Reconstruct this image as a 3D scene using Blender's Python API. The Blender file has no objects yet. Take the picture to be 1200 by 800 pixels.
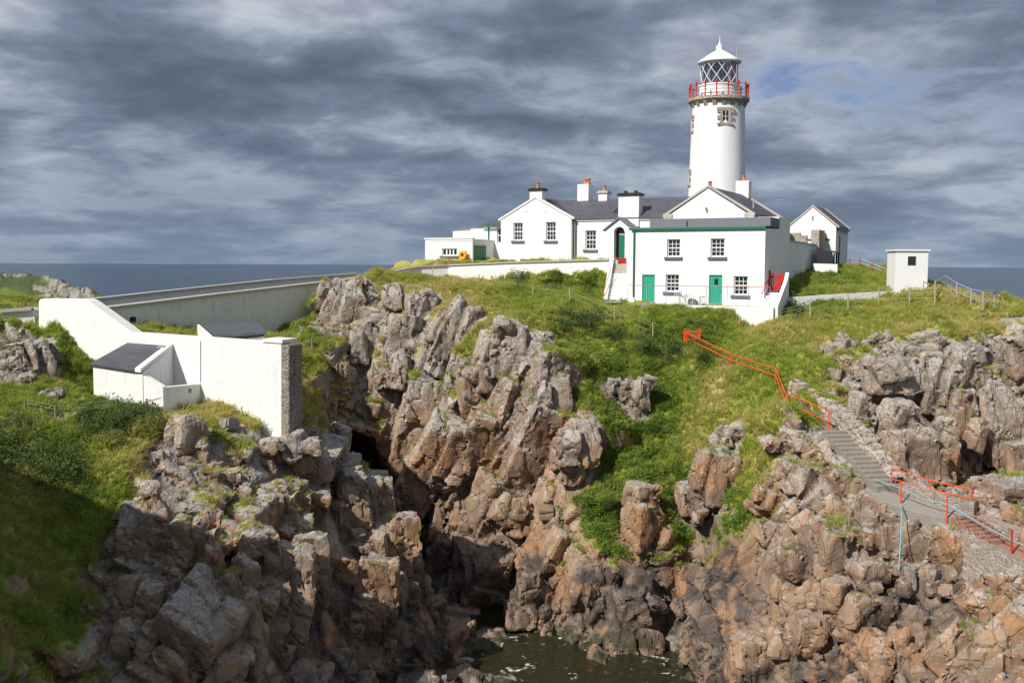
import bpy, bmesh, math, random
import numpy as np
from mathutils import Vector, Matrix
from mathutils.geometry import delaunay_2d_cdt

# ------------------------------------------------------------------ camera
SC = bpy.context.scene
COL = SC.collection
F_PX = 1167.0          # focal length in pixels of the 1200 px wide photograph
CAM_Z = 18.0           # metres above the sea
PITCH = math.atan(89.6 / F_PX)
ROLL = math.radians(0.24)
CAM_R = Matrix.Rotation(math.pi / 2 - PITCH, 3, 'X') @ Matrix.Rotation(ROLL, 3, 'Z')
CAM_P = Vector((0, 0, CAM_Z))
cam_data = bpy.data.cameras.new('camera')
cam_data.lens = F_PX / 1200 * 36
cam_data.sensor_width = 36
cam_data.clip_start = 0.5
cam_data.clip_end = 60000
cam = bpy.data.objects.new('camera', cam_data)
cam.matrix_world = Matrix.Translation(CAM_P) @ CAM_R.to_4x4()
COL.objects.link(cam)
SC.camera = cam

# ------------------------------------------------------------------ sky and sun
SUN_AZ = math.radians(-45)     # from the -Y axis towards +X: behind the camera, to the left
SUN_EL = math.radians(42)
TO_SUN = Vector((math.sin(SUN_AZ) * math.cos(SUN_EL), -math.cos(SUN_AZ) * math.cos(SUN_EL), math.sin(SUN_EL)))
world = bpy.data.worlds.new('World')
SC.world = world
world.use_nodes = True
SKY_STRENGTH = 0.1
world.cycles.sampling_method = 'NONE'
SKY_X, SKY_Y = 19.4507, 27.9795        # where the cloud sheet lies


class NT:
    """small helper round a node tree"""
    def __init__(self, tree):
        self.t = tree
        tree.nodes.clear()

    def n(self, kind, _ins=None, **props):
        nd = self.t.nodes.new(kind)
        for k, v in props.items():
            setattr(nd, k, v)
        for k, v in (_ins or {}).items():
            self.set(nd, k, v)
        return nd

    def set(self, nd, key, v):
        s = nd.inputs[key]
        if isinstance(v, bpy.types.NodeSocket):
            self.t.links.new(v, s)
        elif isinstance(v, bpy.types.Node):
            self.t.links.new(v.outputs[0], s)
        else:
            s.default_value = v

    def math(self, op, a, b=0.0, c=None, clamp=False):
        nd = self.n('ShaderNodeMath', operation=op, use_clamp=clamp)
        self.set(nd, 0, a); self.set(nd, 1, b)
        if c is not None:
            self.set(nd, 2, c)
        return nd.outputs[0]

    def vmath(self, op, a, b=None):
        nd = self.n('ShaderNodeVectorMath', operation=op)
        self.set(nd, 0, a)
        if b is not None:
            self.set(nd, 1, b)
        return nd.outputs[0]

    def mix(self, fac, a, b, blend='MIX'):
        nd = self.n('ShaderNodeMix', data_type='RGBA', blend_type=blend)
        for i, v in ((0, fac), (6, a), (7, b)):
            if isinstance(v, tuple) and len(v) == 3:
                v = (*v, 1)
            self.set(nd, i, v)
        return nd.outputs[2]

    def ramp(self, fac, stops, interp='LINEAR'):
        nd = self.n('ShaderNodeValToRGB')
        nd.color_ramp.interpolation = interp
        el = nd.color_ramp.elements
        while len(el) < len(stops):
            el.new(0.5)
        for e, (p, c) in zip(el, stops):
            e.position = p
            e.color = (c, c, c, 1) if not isinstance(c, tuple) else (*c, 1)
        self.set(nd, 0, fac)
        return nd.outputs[0]

    def noise(self, vec, scale, detail=4, rough=0.55, dist=0.0, out=0):
        nd = self.n('ShaderNodeTexNoise', {'Vector': vec, 'Scale': scale, 'Detail': detail, 'Roughness': rough, 'Distortion': dist})
        return nd.outputs[out]

    def smooth(self, v, a, b):
        nd = self.n('ShaderNodeMapRange', interpolation_type='SMOOTHSTEP')
        self.set(nd, 0, v); self.set(nd, 1, a); self.set(nd, 2, b)
        return nd.outputs[0]


def build_world():
    w = NT(world.node_tree)
    sky = w.n('ShaderNodeTexSky', sky_type='NISHITA', sun_disc=False)
    sky.sun_elevation = SUN_EL
    sky.sun_rotation = math.atan2(TO_SUN.x, TO_SUN.y)
    sky.altitude = 0
    sky.air_density = 1.0
    sky.dust_density = 0.6
    sky.ozone_density = 1.5
    tc = w.n('ShaderNodeTexCoord')
    d = tc.outputs['Generated']
    sep = w.n('ShaderNodeSeparateXYZ', {0: d})
    z = w.math('MAXIMUM', sep.outputs[2], 0.0)
    # the cloud sheet: view direction carried out onto a flat layer
    zz = w.math('ADD', z, 0.20)
    cx = w.math('DIVIDE', sep.outputs[0], zz)
    cy = w.math('DIVIDE', sep.outputs[1], zz)
    pos = w.n('ShaderNodeCombineXYZ', {0: cx, 1: cy, 2: 0.0}).outputs[0]
    p2 = w.vmath('ADD', pos, (SKY_X, SKY_Y, 0.0))
    big = w.noise(p2, 0.55, 2, 0.5, 0.2)
    mid = w.noise(w.vmath('ADD', p2, (11.0, 3.0, 2.0)), 1.5, 6, 0.54, 0.15)
    puff = w.noise(w.vmath('ADD', p2, (1.0, 8.0, 5.0)), 4.2, 5, 0.58, 0.35)
    dens = w.math('ADD', w.math('MULTIPLY', big, 0.9), w.math('ADD', w.math('MULTIPLY', mid, 0.6), w.math('MULTIPLY', puff, 0.25)))
    # shade of the cloud bases
    sh = w.math('ADD', w.math('MULTIPLY', mid, .62), w.math('ADD', w.math('MULTIPLY', puff, .30), w.math('MULTIPLY', big, .28)))
    shade = w.smooth(sh, 0.46, 0.76)
    base = w.ramp(shade, [(0.0, (5.5, 5.9, 6.5)), (0.28, (3.3, 3.78, 4.6)), (0.6, (1.85, 2.28, 3.05)), (1.0, (1.02, 1.28, 1.8))])
    cover = w.smooth(dens, 0.72, 0.84)
    sk = w.vmath('MULTIPLY', sky.outputs[0], (0.56, 0.57, 0.72))
    col = w.mix(cover, sk, base)
    # haze low over the horizon
    hz = w.math('POWER', w.math('SUBTRACT', 1.0, w.math('MINIMUM', w.math('MULTIPLY', z, 5.5), 1.0)), 1.8)
    col = w.mix(w.math('MULTIPLY', hz, 0.7), col, (2.1, 2.8, 3.85))
    bg = w.n('ShaderNodeBackground', {0: col, 1: SKY_STRENGTH})
    out = w.n('ShaderNodeOutputWorld', {0: bg})


build_world()
sun_data = bpy.data.lights.new('sun', 'SUN')
sun_data.energy = 5.0
sun_data.angle = math.radians(0.53)
sun_data.color = (1.0, 0.955, 0.89)
sun = bpy.data.objects.new('sun', sun_data)
sun.rotation_euler = TO_SUN.to_track_quat('Z', 'Y').to_euler()
sun.location = (-30, -40, 80)
COL.objects.link(sun)
SC.view_settings.view_transform = 'Standard'
SC.view_settings.look = 'None'
SC.view_settings.gamma = 1.0
SC.view_settings.exposure = 0.08
SC.cycles.max_bounces = 4
SC.cycles.diffuse_bounces = 2
SC.cycles.transparent_max_bounces = 6


# ------------------------------------------------------------------ surveying helpers
def ray(px, py):
    return CAM_R @ Vector(((px - 600) / F_PX, -(py - 400) / F_PX, -1.0))


def at(px, py, Y):
    """the point seen at pixel (px, py) of the photograph that lies Y metres away"""
    r = ray(px, py)
    return CAM_P + r * (Y / r.y)


HTH = math.radians(-28)                       # the station's buildings share one orientation
HU = Vector((math.cos(HTH), math.sin(HTH), 0))
HV = Vector((-math.sin(HTH), math.cos(HTH), 0))
HO = Vector((15.667, 62.0, 0.0))              # front right corner of the cottage


def H(u, v, z):
    return HO + HU * u + HV * v + Vector((0, 0, z))


def tag(o, label, cat, group=None, kind=None):
    if label: o['label'] = label
    if cat: o['category'] = cat
    if group: o['group'] = group
    if kind: o['kind'] = kind
    return o
# ------------------------------------------------------------------ numpy noise
def _h(ix, iy, iz, seed):
    with np.errstate(over='ignore'):
        h = ix.astype(np.uint32) * np.uint32(374761393) + iy.astype(np.uint32) * np.uint32(668265263) \
            + iz.astype(np.uint32) * np.uint32(2147483647) + np.uint32(seed * 97531 + 12345)
        h = (h ^ (h >> np.uint32(13))) * np.uint32(1274126177)
        h = (h ^ (h >> np.uint32(16))) * np.uint32(2246822519)
        return h ^ (h >> np.uint32(15))


def _u(h):
    return h.astype(np.float32) * np.float32(1 / 4294967296.0)


def vnoise(p, seed=0):
    i = np.floor(p).astype(np.int64)
    f = (p - i).astype(np.float32)
    f = f * f * (3 - 2 * f)
    r = np.zeros(len(p), np.float32)
    for dx in (0, 1):
        wx = f[:, 0] if dx else 1 - f[:, 0]
        for dy in (0, 1):
            wy = f[:, 1] if dy else 1 - f[:, 1]
            for dz in (0, 1):
                wz = f[:, 2] if dz else 1 - f[:, 2]
                r += wx * wy * wz * _u(_h(i[:, 0] + dx, i[:, 1] + dy, i[:, 2] + dz, seed))
    return r * 2 - 1


def fbm(p, octs=3, seed=0, gain=0.5):
    r = 0; a = 1.0; t = 0
    for o in range(octs):
        r = r + a * vnoise(p * (2.03 ** o), seed + o * 7); t += a; a *= gain
    return r / t


def blocks(P, seed=0, tilt=0.55):
    """fractured rock: cells with their own height and tilted face, and the distance to the joint"""
    N = len(P); out = np.empty(N, np.float32); edge = np.empty(N, np.float32)
    for s in range(0, N, 60000):
        p = P[s:s + 60000].astype(np.float32)
        i = np.floor(p).astype(np.int64)
        f1 = np.full(len(p), 9., np.float32); f2 = f1.copy()
        hid = np.zeros(len(p), np.uint32); dv = np.zeros((len(p), 3), np.float32)
        for dx in (-1, 0, 1):
            for dy in (-1, 0, 1):
                for dz in (-1, 0, 1):
                    cx = i[:, 0] + dx; cy = i[:, 1] + dy; cz = i[:, 2] + dz
                    h = _h(cx, cy, cz, seed)
                    ox = p[:, 0] - cx - (h & np.uint32(1023)).astype(np.float32) / 1023
                    oy = p[:, 1] - cy - ((h >> np.uint32(10)) & np.uint32(1023)).astype(np.float32) / 1023
                    oz = p[:, 2] - cz - ((h >> np.uint32(20)) & np.uint32(1023)).astype(np.float32) / 1023
                    d = np.maximum(np.maximum(np.abs(ox), np.abs(oy)), np.abs(oz)) + .22 * (np.abs(ox) + np.abs(oy) + np.abs(oz))
                    near = d < f1
                    f2 = np.where(near, f1, np.minimum(f2, d))
                    f1 = np.where(near, d, f1)
                    hid = np.where(near, h, hid)
                    dv[near, 0] = ox[near]; dv[near, 1] = oy[near]; dv[near, 2] = oz[near]
        z0 = np.zeros(len(p), np.int64)
        r = _u(_h(hid.astype(np.int64), z0, z0, 5)) * 2 - 1
        gx = _u(_h(hid.astype(np.int64), z0, z0, 6)) * 2 - 1
        gy = _u(_h(hid.astype(np.int64), z0, z0, 7)) * 2 - 1
        gz = _u(_h(hid.astype(np.int64), z0, z0, 8)) * 2 - 1
        out[s:s + 60000] = r * 0.7 + tilt * (gx * dv[:, 0] + gy * dv[:, 1] + gz * dv[:, 2]) * 1.6
        edge[s:s + 60000] = f2 - f1
    return out, edge


def sstep(x, a, b):
    t = np.clip((x - a) / (b - a), 0, 1)
    return t * t * (3 - 2 * t)


# ------------------------------------------------------------------ the headland: survey points (px, py, distance, grassiness)
CTRL = []


def cp(*pts):
    for px, py, Y, g in pts:
        p = at(px, py, Y); CTRL.append((p.x, p.y, p.z, g))


def cw(*pts):
    for t in pts:
        CTRL.append(t)


def ch(u, v, z, g):
    p = H(u, v, z); CTRL.append((p.x, p.y, p.z, g))


# house platform, terrace and lawns
for u in (-30, -24, -18, -13.2):
    ch(u, 4.4, 18.1, 1); ch(u, 9, 18.3, 1); ch(u, 22, 18.2, 1); ch(u, 30, 13, .6); ch(u, 34, 2, 0)
ch(-11.6, 4.9, 18.2, 1); ch(-9.8, 4.8, 18.2, 1); ch(-12.3, -0.6, 15.0, 1); ch(-9.6, -0.4, 15.2, 1)
ch(-8.7, 0.6, 15.3, 1); ch(-4, 0.6, 15.3, 1); ch(-0.3, 0.6, 15.3, 1); ch(-8.7, 5.0, 18.1, 1); ch(-0.6, 6.5, 16.9, 1)
ch(-8.7, -1.9, 15.3, 1); ch(-5, -2.0, 15.3, 1); ch(-1.8, -2.0, 15.1, 1); ch(1.5, -1.9, 14.75, 1); ch(1.6, 0, 15.2, 1)
ch(0.8, 5.5, 16.9, 1); ch(0.8, 11, 17.35, 1); ch(0.8, 17, 17.8, 1); ch(-4, 12, 18.2, 1); ch(-4, 22, 18.2, 1); ch(5, 20, 17.6, 1)
ch(6, 26, 15, .6); ch(8, 30, 4, 0); ch(-4, 31, 13, .6); ch(-4, 35, 2, 0)
for u_, z_ in ((-11.9, 16.2), (-14, 16.2), (-17, 16.25), (-20, 16.35), (-23, 16.55), (-25.5, 16.75), (-28, 16.85)):
    ch(u_, 2.5, z_, 1); ch(u_ - .6, 1.0, z_ - .15, 1)
cp((715, 352, 67.0, 1), (432, 322, 71.4, 1))
cp((670, 345, 64.5, 1), (600, 338, 67, 1), (540, 331, 69, .9), (480, 326, 70, .9), (440, 325, 70, .8), (412, 330, 69.5, .5), (396, 334, 69, .2), (384, 345, 68, .1))
cp((700, 362, 62.5, 1), (650, 360, 61, 1), (600, 352, 63, .95), (560, 350, 63.5, .9), (520, 342, 65, .9), (480, 336, 66.5, .8), (450, 334, 67, .7))
# rim and face of the middle cliff, from the long wall to the green gully
cp((400, 345, 66.5, 0), (425, 345, 66, 0), (378, 365, 66, .3), (375, 392, 63, .25), (405, 395, 62.5, .1), (432, 395, 63, .3))
cp((455, 350, 65, .8), (495, 352, 64, .8), (450, 385, 62.5, .75), (490, 385, 62, .75), (520, 365, 61.5, .8), (545, 365, 60.5, .8), (575, 378, 58.5, .8), (600, 386, 57.5, .7), (625, 382, 58, .8), (660, 385, 57.5, 1), (690, 388, 57.5, 1))
cp((440, 425, 61, .85), (480, 420, 60, .85), (520, 420, 58.5, .8), (555, 420, 57, .75), (590, 425, 55, 0), (635, 425, 54.8, .05), (665, 430, 54.8, .7), (690, 430, 54.5, .8))
cp((440, 470, 60.2, .6), (480, 470, 58.5, .6), (515, 470, 56.5, .45), (550, 470, 54.8, 0), (590, 470, 53.2, 0), (640, 470, 53, .3), (675, 480, 52.8, .7))
cp((470, 512, 60.5, .05), (510, 520, 58, 0), (550, 520, 54.8, 0), (600, 520, 52, 0), (650, 520, 51.2, .45), (672, 560, 50, .6))
cp((500, 570, 59.5, 0), (540, 580, 57, 0), (590, 580, 52.6, 0), (640, 580, 50, .35), (680, 600, 49, .65))
cp((560, 640, 56.5, 0), (600, 640, 52, 0), (640, 640, 49, 0), (690, 640, 48, .5), (720, 640, 47.8, .7))
cp((600, 700, 51.8, 0), (632, 700, 48.6, 0), (680, 700, 47, 0), (730, 700, 46.6, .0), (600, 745, 48.8, 0), (626, 752, 47.6, 0), (645, 775, 45.5, 0), (668, 800, 43.5, 0), (700, 745, 45.8, 0), (745, 750, 45.2, 0), (720, 792, 43.8, 0))
# the green gully and the slope under the terrace
cp((720, 385, 58.5, 1), (740, 378, 60, 1), (780, 378, 60, 1), (820, 382, 60.5, 1), (870, 388, 60, 1), (900, 385, 61, 1), (940, 388, 59.5, 1))
cp((720, 420, 56, 1), (745, 420, 56, 1), (790, 415, 57, 1), (840, 415, 56.5, 1), (890, 420, 55, 1), (940, 420, 54, 1))
cp((715, 470, 53.5, 1), (748, 460, 53.6, .4), (780, 470, 54.2, 1), (820, 470, 53.6, .9), (870, 465, 52.5, .9), (915, 455, 51.6, 1))
cp((710, 530, 51.8, 1), (760, 520, 52.2, 1), (800, 515, 52.2, 1), (838, 510, 51, .9), (870, 500, 50.4, 1), (900, 490, 50, 1))
cp((720, 590, 49.6, 1), (750, 590, 49.2, .8), (790, 585, 49.8, 1), (820, 580, 49.4, .9), (850, 575, 48, .75), (880, 545, 48, 1), (905, 530, 47.6, 1), (930, 510, 47, .8))
cp((760, 635, 47.8, .8), (800, 632, 48.2, .8), (760, 680, 46.8, 0), (815, 645, 48.6, .2), (806, 690, 47.9, 0), (790, 730, 46.6, 0), (775, 775, 45.2, 0), (765, 806, 43.4, 0))
# the right hand rocks below the stairs
cp((850, 620, 46, .7), (880, 600, 45.6, .75), (905, 575, 45.3, .75), (935, 545, 44.8, 0), (960, 560, 43, 0))
cp((835, 690, 44.2, 0), (880, 660, 43.4, .1), (920, 620, 42.6, .1), (945, 610, 41.6, 0), (985, 598, 41, 0), (1020, 598, 40.5, 0))
cp((815, 745, 43.6, 0), (860, 720, 41.8, 0), (910, 690, 40.8, 0), (945, 670, 40.4, .1), (970, 640, 39.6, 0), (1010, 640, 39, 0), (1055, 650, 38.4, 0), (1080, 655, 37.8, .1), (1125, 655, 36.6, 0))
cp((800, 790, 42.4, 0), (850, 790, 39.6, 0), (900, 760, 38.8, 0), (950, 740, 38, 0), (1000, 730, 37.4, 0), (1060, 720, 36.4, .1), (1110, 700, 35.8, 0), (1160, 690, 34.6, 0), (1210, 690, 33.4, 0))
cp((870, 840, 37.6, 0), (950, 810, 36, 0), (1020, 800, 34.4, 0), (1090, 790, 33.2, 0), (1160, 780, 31.6, 0), (1230, 780, 30.4, 0), (920, 900, 33, 0), (1020, 900, 31, 0), (1120, 900, 29.5, 0), (1230, 900, 28, 0), (1320, 800, 29, 0), (1320, 900, 26, 0), (1320, 690, 32, 0))
# stairs: the bed of the path
cp((812, 403, 57.2, 1), (862, 424, 54.4, 1), (908, 446, 51.8, 1), (924, 480, 48.9, .8), (972, 506, 46, .2))
cp((1000, 535, 44.2, 0), (1040, 575, 41.6, 0), (985, 545, 43.8, 0), (1020, 580, 41.6, 0), (1062, 592, 40.4, 0), (1105, 602, 39, 0), (1160, 640, 36.4, 0), (1210, 662, 34.2, 0), (1060, 608, 39.6, 0), (1130, 625, 37.4, 0), (1130, 600, 38.4, 0))
cp((935, 448, 50.4, .8), (990, 482, 47.6, .2), (1022, 520, 45.2, 0), (1052, 560, 42.4, 0), (1140, 585, 39, 0), (1180, 590, 38, 0), (1225, 605, 36.6, 0), (1165, 566, 39.8, 0), (1200, 570, 39, 0), (1310, 600, 36, 0))
# right hand cliffs and the cove behind the stairs
cp((960, 400, 57, 1), (985, 404, 55.4, .6), (1010, 404, 55, .8), (1050, 398, 55.2, .85), (1090, 398, 54.6, .8), (1120, 400, 54.2, .8), (1145, 385, 56, .7), (1165, 372, 59, .8), (1190, 392, 57, .4), (1215, 395, 57.5, .4), (1300, 390, 60, .3))
cp((965, 430, 54, .8), (990, 435, 52.5, .1), (1040, 440, 51.6, 0), (1080, 445, 51.6, 0), (1115, 430, 52.8, .1), (1150, 430, 53.6, .3), (1190, 440, 54.4, 0))
cp((975, 468, 51.5, .5), (1000, 490, 51.4, 0), (1045, 500, 50.8, 0), (1085, 480, 51.4, .5), (1110, 500, 51.2, .2), (1160, 490, 52.8, 0), (1195, 510, 53.2, 0))
cp((1030, 545, 50.2, 0), (1070, 560, 49.6, 0), (1110, 565, 49.6, 0), (1150, 560, 50.6, 0), (1200, 560, 51.6, 0), (1060, 610, 46.2, 0), (1110, 630, 44.6, 0), (1160, 630, 43.6, 0), (1210, 640, 42.6, 0), (1260, 560, 47, 0), (1260, 470, 54, 0))
# lawns beside the house, hut, fence line
cp((960, 372, 61, 1), (1010, 372, 61, 1), (1060, 368, 61, 1), (1110, 366, 60.5, 1), (930, 352, 64, 1), (980, 350, 64.5, 1), (1040, 347, 65, 1), (1085, 345, 64, 1), (1130, 352, 62, 1), (1160, 358, 62, 1))
cp((935, 338, 66.5, 1), (980, 333, 67.5, 1), (1030, 331, 68, 1), (1060, 333, 67.5, 1), (1098, 337, 66.5, .9), (1140, 352, 66, .7), (1190, 372, 66, .4))
cp((945, 322, 72, 1), (985, 314, 75, 1), (1010, 317, 74, 1), (1045, 324, 72, 1), (1090, 337, 71, .7))
cw((34, 78, 12, .5), (38, 72, 10, .3), (44, 70, 6, 0), (48, 62, 8, 0), (48, 50, 6, 0), (48, 80, -2, 0), (30, 92, 0, 0), (48, 96, -3, 0), (10, 97, -2, 0), (-20, 97, -3, 0), (48, 40, 7, 0))
# the chasm
cp((560, 752, 48.2, 0), (585, 748, 48.4, 0), (520, 716, 50.2, 0), (545, 790, 44.4, 0), (590, 795, 43.8, 0), (640, 800, 43.3, 0))
cp((490, 690, 52.5, 0), (505, 665, 56, 0), (452, 632, 57.4, 0), (470, 612, 58, 0), (436, 610, 59.2, 0), (415, 598, 58, 0))
cp((430, 508, 60.6, 0), (405, 512, 60, 0), (460, 508, 60, .05), (400, 560, 57.6, .05), (392, 520, 58.2, .2))
for Y in (24, 30, 36, 41):
    cw((-4.2 + (Y - 36) * .1, Y, -1.2, 0), (4, Y, -1.5, 0), (10, Y, -1.5, 0))
cw((0.6, 44.5, -.8, 0), (13, 24, -1.5, 0), (16, 20, 0, 0), (22, 20, 2, 0), (34, 20, 3, 0), (48, 20, 4, 0), (-3, 19, -1, 0), (6, 19, -1.5, 0))
# grassy gully between the enclosure and the middle cliff
cp((350, 398, 62, 1), (335, 398, 61, 1), (365, 400, 60.5, .9), (352, 425, 57, .9), (380, 430, 58.5, .7), (412, 440, 60.4, .5), (355, 450, 54.5, .8), (385, 465, 57.5, .5), (412, 475, 59.4, .2), (362, 480, 52, .6), (385, 500, 56, .35), (365, 525, 49.5, .5))
cp((330, 394, 66, 1), (365, 378, 68.6, 1), (300, 400, 60, 1), (240, 400, 56.5, 1), (180, 398, 52.5, 1))
# left headland
cp((328, 512, 41.6, .1), (350, 512, 42.6, .1), (300, 505, 41.3, .6), (260, 492, 41.8, .9), (232, 482, 42.6, 1), (190, 487, 41.4, 1), (150, 478, 43, 1), (108, 466, 44.6, 1), (106, 450, 44.9, .9), (98, 440, 45.0, .9), (76, 416, 45.4, .7), (58, 397, 45.8, .5), (44, 374, 46.1, .5), (20, 388, 46.4, .4), (-10, 390, 46.4, .4), (-80, 400, 44.5, .6))
cp((330, 450, 46, 1), (240, 440, 49, 1), (150, 420, 50, 1), (345, 470, 47.4, .6))
cp((0, 430, 44, .3), (30, 420, 44.6, .1), (60, 440, 43.6, .8), (90, 460, 43.4, 1), (-60, 440, 42, .7))
cp((0, 470, 40.8, 1), (50, 475, 40.8, 1), (100, 488, 40, 1), (150, 496, 39.6, 1), (190, 500, 39.4, .7), (240, 502, 40, .7), (280, 515, 40.4, .6), (-70, 480, 39, 1))
cp((0, 520, 37, 1), (50, 520, 37, 1), (100, 525, 37, 1), (140, 540, 36.6, .9), (175, 545, 37, .4), (230, 545, 38, .1), (270, 560, 38.4, .4), (310, 555, 39.8, .2), (345, 550, 41.4, .1))
cp((0, 580, 34, 1), (50, 590, 34, .9), (95, 590, 34.6, 1), (125, 600, 35, .8), (150, 590, 34.6, 0), (180, 585, 34.6, 0), (215, 595, 35.4, .1), (260, 600, 36.6, .3), (300, 605, 37.6, .2), (340, 600, 39.6, .1), (365, 580, 42, .2))
cp((0, 660, 31, 1), (50, 670, 31.4, .9), (100, 670, 32.4, .6), (130, 660, 32.6, 0), (160, 650, 32.6, 0), (200, 650, 33, 0), (235, 650, 34, 0), (255, 645, 34.4, 0), (290, 650, 35.8, 0), (330, 660, 37.6, 0), (370, 660, 39, 0))
cp((0, 740, 28.2, .9), (60, 750, 29, .6), (110, 740, 30.4, 0), (150, 720, 31.4, 0), (190, 720, 31.8, 0), (225, 710, 32.4, 0), (250, 700, 32.2, 0), (290, 710, 33.6, 0), (335, 720, 36.2, 0), (380, 720, 38, 0))
cp((0, 830, 25, .6), (60, 830, 26, .3), (120, 830, 28, 0), (170, 800, 29.6, 0), (215, 800, 30.4, 0), (265, 790, 30.8, 0), (310, 790, 32.4, 0), (350, 800, 35, 0), (400, 790, 37.4, 0), (440, 800, 38.4, 0), (490, 790, 40.4, 0))
cp((395, 545, 44.4, .1), (420, 570, 44.6, 0), (448, 560, 45.6, 0), (400, 600, 42.8, 0), (440, 610, 44, 0), (470, 625, 45, 0), (410, 660, 41, 0), (450, 665, 42.6, 0), (490, 670, 44.4, 0), (420, 730, 39.8, 0), (465, 730, 41.6, 0), (508, 735, 43.4, 0), (500, 770, 42, 0))
cp((372, 535, 47, .4), (400, 545, 50, .2), (400, 575, 54.5, .1), (432, 585, 52, 0), (470, 640, 49.6, 0), (510, 695, 47.8, 0), (530, 740, 46, 0))
cw((-36, 50, 16.6, .8), (-36, 60, 16, .8), (-30, 57, 16, .9), (-26, 62, 15, .8), (-24, 70, 13, .6), (-18, 76, 13.5, .7), (-28, 74, 6, .1), (-36, 72, 8, .3), (-36, 82, 0, 0), (-24, 84, 2, 0), (-36, 97, -3, 0), (-26, 92, -2, 0), (-14, 84, 14, .8), (-36, 40, 14.5, 1), (-36, 30, 13, 1), (-36, 19, 12, 1), (-22, 19, 9.5, .8), (-15, 19, 7, .5), (-9, 19, 3, 0), (-8, 24, 3, 0), (-6.5, 28, 2, 0))

cw((-21.5, 33, 14.0, .9), (-18.3, 28.6, 15.2, .9), (-17.3, 27, 16.4, .8), (-16.8, 24.6, 19.0, .8), (-15, 21.6, 20, .8), (-20, 24, 21, .8), (-24, 21.5, 23, .8), (-22, 29.5, 16.8, .9), (-28, 26, 21, .9), (-20.2, 35.6, 12.6, .9),  # unseen bluff beyond the left edge, raised to shade the lower left rocks
   (-18.0, 31.6, 12.2, .8), (-15.7, 28.6, 9.6, .6), (-14.0, 25.4, 8.6, .4), (-12.4, 22.4, 7.5, .3), (-25, 38, 13.5, 1), (-32, 34, 14.5, 1), (-32, 23, 23, .9))
CARVE = [   # ways cut through the rock: centre line (px, py, Y) and half width; rock above the line is taken away
    ([(805, 404, 57.2), (857, 427, 54.6), (909, 447, 51.8), (923, 480, 49.2), (972, 506, 46.4)], .7),
    ([(972, 505, 46.5), (1042, 573, 41.7), (1062, 588, 40.4), (1108, 600, 38.8), (1140, 610, 37.6), (1172, 638, 36.0), (1230, 665, 34.0)], 1.0),
    ([(1050, 575, 41.4), (1096, 585, 39.8), (1140, 596, 38.5)], 1.0),
    ([(1018, 580, 41.4), (1062, 600, 39.5), (1108, 609, 38.2)], .7),
    ([(1128, 625, 36.8), (1215, 672, 33.5)], .6),
    ([(1130, 640, 36.0), (1215, 685, 33.0)], .5),
    ([(706, 341, 69.3), (650, 338, 71.4), (606, 334, 73.0), (560, 329, 74.3), (525, 324, 75.2), (492, 321, 74.8)], .9),
    ([(1172, 382, 58.6), (1208, 384, 58.6)], 1.5),
    ([(190, 484, 40.6), (235, 482, 42.2), (280, 497, 41.6), (328, 508, 40.8)], .9),
    ([(112, 468, 43.8), (150, 478, 42.4), (190, 486, 40.8)], .8),
]

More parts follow.
